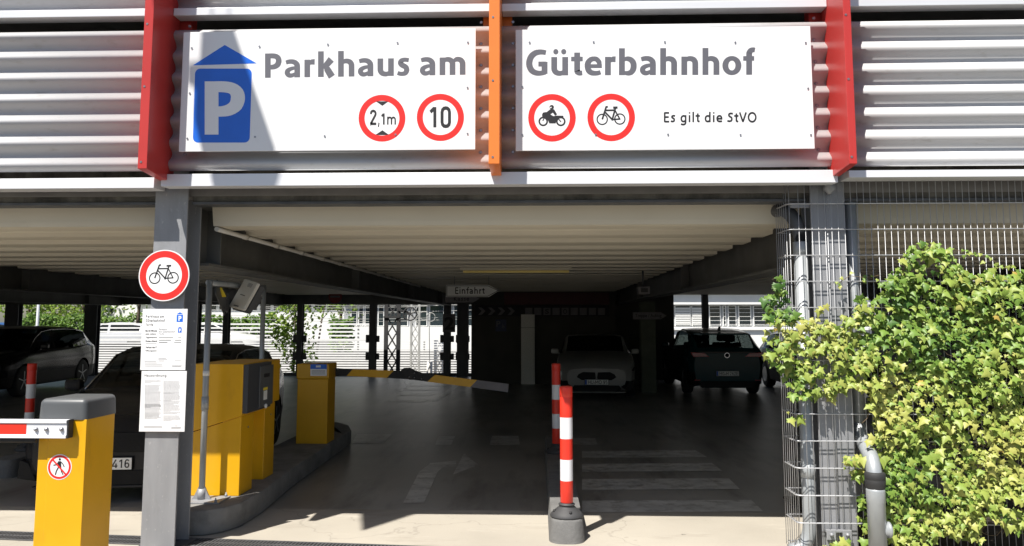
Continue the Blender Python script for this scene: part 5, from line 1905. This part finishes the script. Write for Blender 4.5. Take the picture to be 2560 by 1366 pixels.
        for s in (-1, 1):
            b_ = NB()
            box(b_, xr - 0.022, xr + 0.02, s * 0.70 - 0.07, s * 0.70 + 0.07, H * .225, H * .24, 0.003)
            obj('reflector', b_, 'lamp_red', t, local=True)
        b_ = NB()
        lathe(b_, [(0.06, -0.012), (0.06, 0.0), (0.05, 0.001), (0.05, -0.012)], (xr - 0.001, 0, H * .60), 24, axis='X')
        obj('emblem', b_, 'chrome', t, local=True)
        b_ = NB()
        xs_ = L / 2 - .885 * L
        prism(b_, [(xs_, H * .94), (xs_ - 0.22, H * .925), (xs_ - 0.22, H * .90), (xs_, H * .91)], 'Y', -0.52, 0.52, bev=0.008)
        prism(b_, [(L / 2 - .80 * L, H * .965), (L / 2 - .84 * L, H * 1.03), (L / 2 - .85 * L, H * 1.03), (L / 2 - .85 * L, H * .95)], 'Y', -0.02, 0.02, bev=0.004)
        obj('spoiler', b_, paint, t, local=True)
        plate(xr - 0.016, rear['pz'], rear['plate'], -1)
    return t

D = R(-90)
make_car('parked_car', 'dark grey car waiting behind the yellow barrier box, plate ending 416', (-4.46, 9.60, 0), R(-83), 4.3, 1.82, 1.46, 'p_grey', 'hatch', front=dict(grille='wide', pz=0.385, plate='416', tx=(0.66, 0.965), euro=False), glass='glass_dark')
make_car('parked_car', 'black sport utility car with shiny wheels in the dark left bay', (-12.95, 18.9, 0), R(-84), 4.5, 1.86, 1.62, 'p_black', 'suv', front=dict(grille='wide', pz=0.5, plate=' - ', euro=True) if False else None, glass='glass_dark')
make_car('parked_car', 'pale saloon car facing out with plate HU MO 95 in the shade', (1.42, 17.45 + 2.2, 0), R(-93), 4.5, 1.82, 1.43, 'p_pale', 'sedan', front=dict(grille='kidney', pz=0.385, plate='HU*MO 95', emblem=True))
make_car('parked_car', 'dark teal hatchback seen from behind with plate HG H 262E', (4.42, 18.3 + 2.13, 0), R(90), 4.26, 1.82, 1.57, 'p_teal', 'hatch', rear=dict(pz=0.52, plate='HG*H 262E'))
make_car('parked_car', 'dark car mostly hidden between the teal hatchback and the ivy', (6.95, 19.6, 0), D, 4.4, 1.82, 1.50, 'p_grey', 'hatch', front=dict(grille='wide', pz=0.45, plate=' ', euro=False) if False else None)
c0 = make_car('parked_car', 'blue car parked in the open lot beyond the slat fence', (-26.0, 37.0, 0.15), R(8), 4.4, 1.8, 1.5, 'p_blue', 'hatch', 'cars parked beyond the fence', detail=False)
for (x, y, a, pm, lab) in ((-35.5, 36.5, 172, 'p_silver', 'silver car in the open lot at the far left, beyond the fence'), (-21.0, 37.5, 186, 'p_silver', 'silver car in the open lot behind the round bicycle sign'), (-15.5, 36.5, 4, 'p_white', 'pale car in the open lot seen through the slat fence')):
    q = copy_tree(c0)
    q.location = (x, y, 0.15)
    q.rotation_euler.z = R(a)
    q['label'] = lab
    for ch in q.children:
        if ch.name.startswith('body'):
            ch.data = ch.data.copy()
            ch.data.materials[0] = M[pm]

# ================================================================ beyond the garage
LEAF_FORM = [(0, 0), (0.32, 0.3), (0.26, 0.75), (0, 1.05), (-0.26, 0.75), (-0.32, 0.3)]
def tree(name, label, base, h, cr, ch, n, seed, leaf=0.16, lean=0.0, m='leaf', group=None, cat='tree', sparse=0.0, trunk=0.12):
    rg = random.Random(seed)
    t = thing(name, label, cat, base, 0, group)
    bx, by, bz = base
    bm = NB()
    top = Vector((bx + lean, by, bz + h * 0.9))
    tube(bm, [(bx, by, bz), (bx + lean * 0.3, by, bz + h * 0.35), (bx + lean * 0.7, by, bz + h * 0.65), tuple(top)], [trunk, trunk * 0.75, trunk * 0.45, trunk * 0.15], 8)
    tips = []
    for k in range(9):
        a = rg.uniform(0, 6.28)
        f = rg.uniform(0.35, 0.8)
        p0 = Vector((bx + lean * f, by, bz + h * f))
        r_ = cr * rg.uniform(0.55, 0.95)
        p2 = Vector((bx + lean + math.cos(a) * r_, by + math.sin(a) * r_, bz + h - ch + ch * rg.uniform(0.25, 0.9)))
        tube(bm, [p0, p0.lerp(p2, 0.5) + Vector((0, 0, 0.15)), p2], [trunk * 0.35, trunk * 0.2, trunk * 0.06], 6)
        tips.append(p2)
    obj('trunk', bm, 'bark', t)
    cl = tips + [Vector((bx + lean + rg.gauss(0, cr * 0.5), by + rg.gauss(0, cr * 0.5), bz + h - ch * rg.uniform(0.0, 1.0))) for _ in range(14)]
    lv = []
    for _ in range(n):
        c_ = rg.choice(cl)
        p = c_ + Vector((rg.gauss(0, cr * 0.2), rg.gauss(0, cr * 0.2), rg.gauss(0, ch * 0.12)))
        nn = Vector((rg.gauss(0, 0.6), rg.gauss(-0.3, 0.6), rg.gauss(0.6, 0.5)))
        tt = Vector((rg.gauss(0, 1), rg.gauss(0, 1), rg.gauss(-0.4, 0.6)))
        lv.append((p, nn, tt, leaf * rg.uniform(0.6, 1.3), min(1, max(0, rg.gauss(0.5, 0.25)))))
    leaf_mesh('crown', lv, m, LEAF_FORM, t, kind='stuff')
    return t
def hedge(label, x0, x1, y, z0, z1, n, seed, dep=0.8):
    rg = random.Random(seed)
    t = thing('hedge', label, 'hedge', ((x0 + x1) / 2, y, z0))
    lv = []
    for _ in range(n):
        x = rg.uniform(x0, x1)
        top = z1 + 0.12 * math.sin(x * 2.1) + 0.08 * math.sin(x * 5.3)
        p = Vector((x, y + rg.uniform(-dep / 2, dep / 2), z0 + (top - z0) * rg.random() ** 0.7))
        lv.append((p, Vector((rg.gauss(0, 0.5), rg.gauss(-0.7, 0.4), rg.gauss(0.6, 0.5))), Vector((rg.gauss(0, 1), 0, rg.gauss(-0.3, 1))), 0.17 * rg.uniform(0.6, 1.3), min(1, max(0, rg.gauss(0.5, 0.25)))))
    leaf_mesh('foliage', lv, 'hedge', LEAF_FORM, t, kind='stuff')
    bm = NB()
    for k in range(int((x1 - x0) / 0.8)):
        xx = x0 + 0.4 + k * 0.8
        tube(bm, [(xx, y, z0), (xx + 0.1, y, z1 - 0.3)], 0.03, 6)
    obj('stem', bm, 'bark', t)

# slat fence beyond the rails
YSF = 30.0
sf = thing('slat_fence', 'long white horizontal slat fence behind the garage posts', 'fence', (at(700, 900, YSF).x, YSF, -0.55))
bm = NB()
xa, xb = at(240, 850, YSF).x, at(1330, 850, YSF).x
z = -0.5
while z < 0.95:
    box(bm, xa, xb, YSF, YSF + 0.02, z, z + 0.052)
    z += 0.095
obj('slat_panel', bm, 'slat', sf)
bm = NB()
z = 0.97
while z < 1.6:
    box(bm, xa, at(925, 850, YSF).x, YSF, YSF + 0.02, z, z + 0.06)
    z += 0.15
obj('slat_panel', bm, 'slat', sf)
k = 0
x = xa
while x < xb:
    bm = NB()
    box(bm, x, x + 0.06, YSF + 0.021, YSF + 0.09, -0.55, 1.55 if x < at(925, 850, YSF).x else 0.98)
    obj('post', bm, 'mast_light', sf)
    x += 2.6

# buildings
def facade_windows(t, Y, rects, blinds=()):
    for k, (x0, y0, x1, y1) in enumerate(rects):
        a0, a1 = xz(x0, y0, Y)
        b0, b1 = xz(x1, y1, Y)
        bm = NB()
        fw = 0.035
        box(bm, a0, b0, Y - 0.05, Y - 0.002, a1 - fw, a1)
        box(bm, a0, b0, Y - 0.05, Y - 0.002, b1, b1 + fw)
        box(bm, a0, a0 + fw, Y - 0.05, Y - 0.002, b1 + fw, a1 - fw)
        box(bm, b0 - fw, b0, Y - 0.05, Y - 0.002, b1 + fw, a1 - fw)
        wn = obj('window', bm, 'ext_white', t)
        bm = NB()
        box(bm, a0 + fw, b0 - fw, Y - 0.02, Y - 0.003, b1 + fw, a1 - fw)
        obj('pane', bm, 'pane', wn)
        if k in blinds:
            bm = NB()
            z = b1 + 0.08
            while z < a1 - 0.1:
                box(bm, a0 + 0.02, b0 - 0.02, Y - 0.12, Y - 0.07, z, z + (0.055 if blinds[k] == 0 else 0.016))
                z += 0.085 if blinds[k] == 0 else 0.19
            obj('blind', bm, 'ext_white', wn)
YR = 38.0
rb = thing('office_building', 'white office building with blinds and dark window band beyond the right opening', 'building', (at(1850, 800, YR).x, YR, 0.15))
a0, a1 = xz(1600, 500, YR)
b0, b1 = xz(2300, 900, YR)
zw0, zw1 = at(1800, 817, YR).z, at(1800, 763, YR).z
bm = NB()
box(bm, a0, b0, YR + 0.001, YR + 12, 0.1, zw1 + 6)
obj('wall', bm, 'ext_grey', rb)
bm = NB()
box(bm, a0, b0, YR - 0.35, YR, zw1 + 0.02, at(1800, 738, YR).z)
for px in (1822, 1935, 2050): pass
obj('panel_band', bm, 'ext_white', rb)
bm = NB()
box(bm, a0, b0, YR - 0.55, YR, at(1800, 736, YR).z, at(1800, 736, YR).z + 2.4)
obj('cornice', bm, 'ext_white', rb)
bm = NB()
box(bm, a0, b0, YR - 0.30, YR, 0.1, zw0 - 0.02)
box(bm, a0, b0, YR - 0.42, YR - 0.305, zw0 - 0.16, zw0 - 0.06)
obj('parapet', bm, 'ext_white', rb)
facade_windows(rb, YR, [(1686, 764, 1727, 816), (1728, 764, 1757, 816), (1772, 764, 1802, 816), (1806, 764, 1815, 816), (1819, 764, 1841, 816), (1845, 764, 1878, 816), (1882, 764, 1930, 816), (1934, 764, 1990, 816)], {0: 0, 1: 0, 2: 1, 3: 1, 4: 1, 5: 1, 6: 1, 7: 1})
YL = 42.0
lb = thing('office_building', 'pale office building with tall dark windows behind the railway masts', 'building', (at(1030, 800, YL).x, YL, 0.15))
a0, a1 = xz(866, 500, YL)
b0, b1 = xz(1340, 900, YL)
zw0, zw1 = at(1000, 816, YL).z, at(1000, 763, YL).z
bm = NB()
box(bm, a0, b0, YL + 0.001, YL + 12, 0.1, zw1 + 6)
obj('wall', bm, 'ext_grey', lb)
bm = NB()
box(bm, a0, b0, YL - 0.25, YL, 0.1, zw0 - 0.03)
box(bm, a0, b0, YL - 0.25, YL, zw1 + 0.03, zw1 + 5)
obj('wall_band', bm, 'ext_white', lb)
facade_windows(lb, YL, [(878, 763, 893, 816), (897, 763, 909, 816), (913, 763, 930, 816), (946, 763, 960, 816), (964, 763, 1020, 816), (1040, 763, 1068, 816), (1074, 763, 1110, 816), (1134, 763, 1150, 816), (1168, 763, 1182, 816)])
YW = 58.0
wb2 = thing('white_building', 'long low white building with glazed upper floor behind the hedge', 'building', (at(600, 800, YW).x, YW, 0.15))
a0, a1 = xz(255, 500, YW)
b0, b1 = xz(872, 900, YW)
bm = NB()
z1, z2 = at(600, 778, YW).z, at(600, 757, YW).z
box(bm, a0, b0, YW + 0.001, YW + 12, 0.1, z2 + 6)
obj('wall', bm, 'ext_white', wb2)
bm = NB()
box(bm, a0 + 3, b0, YW - 0.4, YW, 0.1, z1 - 0.1)
box(bm, a0 + 3, b0, YW - 0.6, YW, z2 + 0.1, z2 + 0.6)
obj('wall_band', bm, 'ext_white', wb2)
facade_windows(wb2, YW, [(275, 770, 285, 786)] + [(480 + k * 34, 757, 508 + k * 34, 777) for k in range(11)])
# hedge, trees
hedge('clipped green hedge behind the parked cars at the left', at(55, 800, 44).x, at(475, 800, 44).x, 44, 0.15, at(200, 789, 44).z, 5600, 4)
hedge('low green bush row behind the slat fence', at(500, 800, 40).x, at(690, 800, 40).x, 40, 0.15, at(600, 790, 40).z, 2600, 5)
hedge('small bright green bush below the tall windows', at(828, 800, 38).x, at(880, 800, 38).x, 38, 0.15, at(850, 793, 38).z, 1000, 6)
tree('leafy_tree', 'yellow green tree at the far left beyond the lot', tuple(at(70, 830, 52)[:2]) + (0.15,), 6.5, 2.6, 5.2, 2600, 21, 0.24)
tree('leafy_tree', 'drooping green tree left of the white house wall', tuple(at(150, 830, 55)[:2]) + (0.15,), 6.5, 2.6, 5.4, 2600, 22, 0.24)
tree('leafy_tree', 'dark green tree between the left posts and the white wall', tuple(at(205, 830, 50)[:2]) + (0.15,), 6.2, 1.7, 4.6, 1500, 23, 0.22)
tree('leafy_tree', 'tree with bare grey trunk beside the round bicycle sign', tuple(at(341, 830, 40)[:2]) + (0.15,), 5.0, 2.2, 2.6, 800, 24, 0.2, lean=0.2)
tree('leafy_tree', 'tall loose shrub growing at the garage edge behind the antenna frame', tuple(at(735, 900, 25.6)[:2]) + (-0.5,), 3.6, 0.75, 3.2, 1100, 25, 0.13, trunk=0.04)
tree('leafy_tree', 'slender loose tree right of the thin dark post', tuple(at(790, 900, 33)[:2]) + (0.15,), 4.6, 1.0, 2.6, 520, 26, 0.16, lean=0.7, trunk=0.05)
tree('leafy_tree', 'green tree crown seen above the yellow cabinet', tuple(at(850, 900, 46)[:2]) + (0.15,), 5.2, 1.3, 3.0, 700, 27, 0.22)

# railway masts
def lattice(t, x0, x1, y, z0, z1, m, pitch, wdt, dw):
    bm = NB()
    for x in (x0, x1):
        box(bm, x - wdt / 2, x + wdt / 2, y - 0.04, y + 0.04, z0, z1)
    obj('mast_leg', bm, m, t)
    bm = NB()
    z = z0
    while z < z1:
        bar(bm, (x0 + wdt / 2, y - 0.01, z), (x1 - wdt / 2, y - 0.01, z + pitch), 0.012, dw)
        bar(bm, (x1 - wdt / 2, y + 0.01, z), (x0 + wdt / 2, y + 0.01, z + pitch), 0.012, dw)
        z += pitch
    obj('lattice', bm, m, t)
YD = 25.6
dm = thing('railway_mast', 'dark riveted lattice mast carrying a spoked pulley wheel', 'mast', (at(980, 900, YD).x, YD, -0.55))
lattice(dm, at(965, 850, YD).x, at(996, 850, YD).x, YD, -0.55, 6.5, 'mast_dark', 0.47, 0.13, 0.045)
bm = NB()
p = at(1025, 785, YD - 0.1)
n_ = 28
tube(bm, [(p.x + 0.215 * math.cos(2 * math.pi * k / n_), YD - 0.1, p.z + 0.215 * math.sin(2 * math.pi * k / n_)) for k in range(n_ + 1)], 0.024, 8)
for k in range(6):
    a = 2 * math.pi * k / 6 + 0.3
    bar(bm, (p.x, YD - 0.1, p.z), (p.x + 0.2 * math.cos(a), YD - 0.1, p.z + 0.2 * math.sin(a)), 0.03, 0.03)
lathe(bm, [(0.05, -0.04), (0.05, 0.04)], (p.x, YD - 0.1, p.z), 14, axis='Y')
obj('pulley_wheel', bm, 'mast_dark', dm)
bm = NB()
bar(bm, (at(960, 793, YD).x, YD - 0.06, at(960, 793, YD).z), (at(1000, 793, YD).x, YD - 0.06, at(960, 793, YD).z), 0.05, 0.06)
bar(bm, (at(996, 774, YD).x, YD - 0.06, at(996, 774, YD).z), (p.x, YD - 0.06, p.z), 0.05, 0.07)
bar(bm, (at(998, 800, YD).x, YD - 0.06, at(998, 800, YD).z), (p.x - 0.1, YD - 0.06, p.z - 0.16), 0.03, 0.04)
obj('bracket', bm, 'mast_dark', dm)
YD2 = 28.8
lm_ = thing('railway_mast', 'pale grey lattice mast behind the spoked pulley wheel', 'mast', (at(1038, 900, YD2).x, YD2, -0.55))
lattice(lm_, at(1028, 850, YD2).x, at(1048, 850, YD2).x, YD2, -0.55, 6.5, 'mast_light', 0.36, 0.07, 0.03)
bm = NB()
for dx, zz_ in ((0.0, 0.0), (0.13, -0.05)):
    q = at(1060, 790, YD2)
    tube(bm, [(q.x + dx * 2 + 0.16 * math.cos(2 * math.pi * k / 24), YD2, q.z + zz_ + 0.16 * math.sin(2 * math.pi * k / 24)) for k in range(25)], 0.014, 6)
obj('pulley_wheel', bm, 'mast_light', lm_)
q = at(1067, 900, 27.2)
pw2 = thing('tension_weight', 'pale concrete weight column on a thin rod before the slat fence', 'weight', (q.x, 27.2, -0.55))
bm = NB()
lathe(bm, [(0.10, 0.0), (0.105, 0.01), (0.105, 0.84), (0.09, 0.86)], (q.x + 0.1, 27.2, -0.55), 14)
obj('weight', bm, 'pillar_white', pw2)
bm = NB()
tube(bm, [(q.x + 0.1, 27.2, 0.3), (q.x - 0.02, 27.2, 6.0)], 0.012, 6)
obj('rod', bm, 'mast_light', pw2)
q = at(94, 800, 36)
lp = thing('lamp_post', 'slim pale lamp post rising behind the black sport utility car', 'lamp post', (q.x, 34, 0.15))
bm = NB()
lathe(bm, [(0.09, 0), (0.09, 1.0), (0.065, 1.1), (0.05, 7.0)], (q.x, 36, 0.15), 10)
obj('pole', bm, 'fascia', lp)
bm = NB()
tube(bm, [(q.x, 36, 7.14), (q.x, 35.7, 7.4), (q.x, 34.9, 7.45)], 0.03, 8)
box(bm, q.x - 0.12, q.x + 0.12, 34.3, 34.9, 7.4, 7.5, 0.03)
obj('lamp_head', bm, 'fascia', lp)
# overhead wires
for k, py in enumerate((757, 764, 772, 779, 788, 800)):
    p0, p1 = at(640, py + 3 * math.sin(k * 2), 27.5), at(1180, py + 4 * math.cos(k * 3), 27.5)
    bm = NB()
    pts = [p0.lerp(p1, t / 10) - Vector((0, 0, 0.10 * math.sin(math.pi * t / 10))) for t in range(-4, 15)]
    tube(bm, pts, 0.0075, 5)
    tag(obj('overhead_wire', bm, 'mast_light'), 'thin overhead railway wire running across the far opening', 'wire', 'overhead wires beyond the garage')

# ================================================================ unseen blocker, added and shaped to throw the slanted shade on sign and drive
def up(px, py, Y, t):
    p = at(px, py, Y)
    return p + Vector((SUN.x / -SUN.y, -1.0, SUN.z / -SUN.y)) * t
T_ = 2.3
blocker = thing('shade_blocker', 'added unseen shade blocker, a pointed grey sheet hung from a pole and long arm', 'shade blocker', (-9.0, 3.443, 0))
g_ = gr(905, 1328)
t_ = g_.y - (YS - T_)
apex = g_ + Vector((SUN.x / -SUN.y, -1.0, SUN.z / -SUN.y)) * t_
pts = [(508, 20), (570, 20), (590, 90), (690, 378), (676, 440)]
left = [(520, 445), (505, 380), (487, 300), (490, 222), (470, 213), (470, 160), (500, 155)]
P = [up(px, py, YS, T_) for px, py in pts] + [apex] + [up(px, py, YS, T_) for px, py in left]
bm = NB()
a = [bm.verts.new(p) for p in P]
b_ = [bm.verts.new(p + Vector((0, 0.006, 0))) for p in P]
bm.faces.new(a)
bm.faces.new(b_[::-1])
for k in range(len(a)): bm.faces.new((a[k], b_[k], b_[(k + 1) % len(a)], a[(k + 1) % len(a)]))
bmesh.ops.recalc_face_normals(bm, faces=bm.faces[:])
obj('blocker_sheet', bm, 'ext_grey', blocker)
bm = NB()
lathe(bm, [(0.10, 0.0), (0.085, 4.0), (0.06, 9.3), (0.0, 9.32)], (-9.0, 3.443, 0.0), 16)
obj('pole', bm, 'galv', blocker)
bm = NB()
tube(bm, [(-9.0, 3.443, 9.1), (-2.9, 3.443, 9.1)], 0.03, 10)
for x in (P[0].x + 0.03, P[1].x - 0.03): tube(bm, [(x, 3.443, P[0].z - 0.03), (x, 3.443, 9.1)], 0.006, 6)
obj('arm', bm, 'galv', blocker)
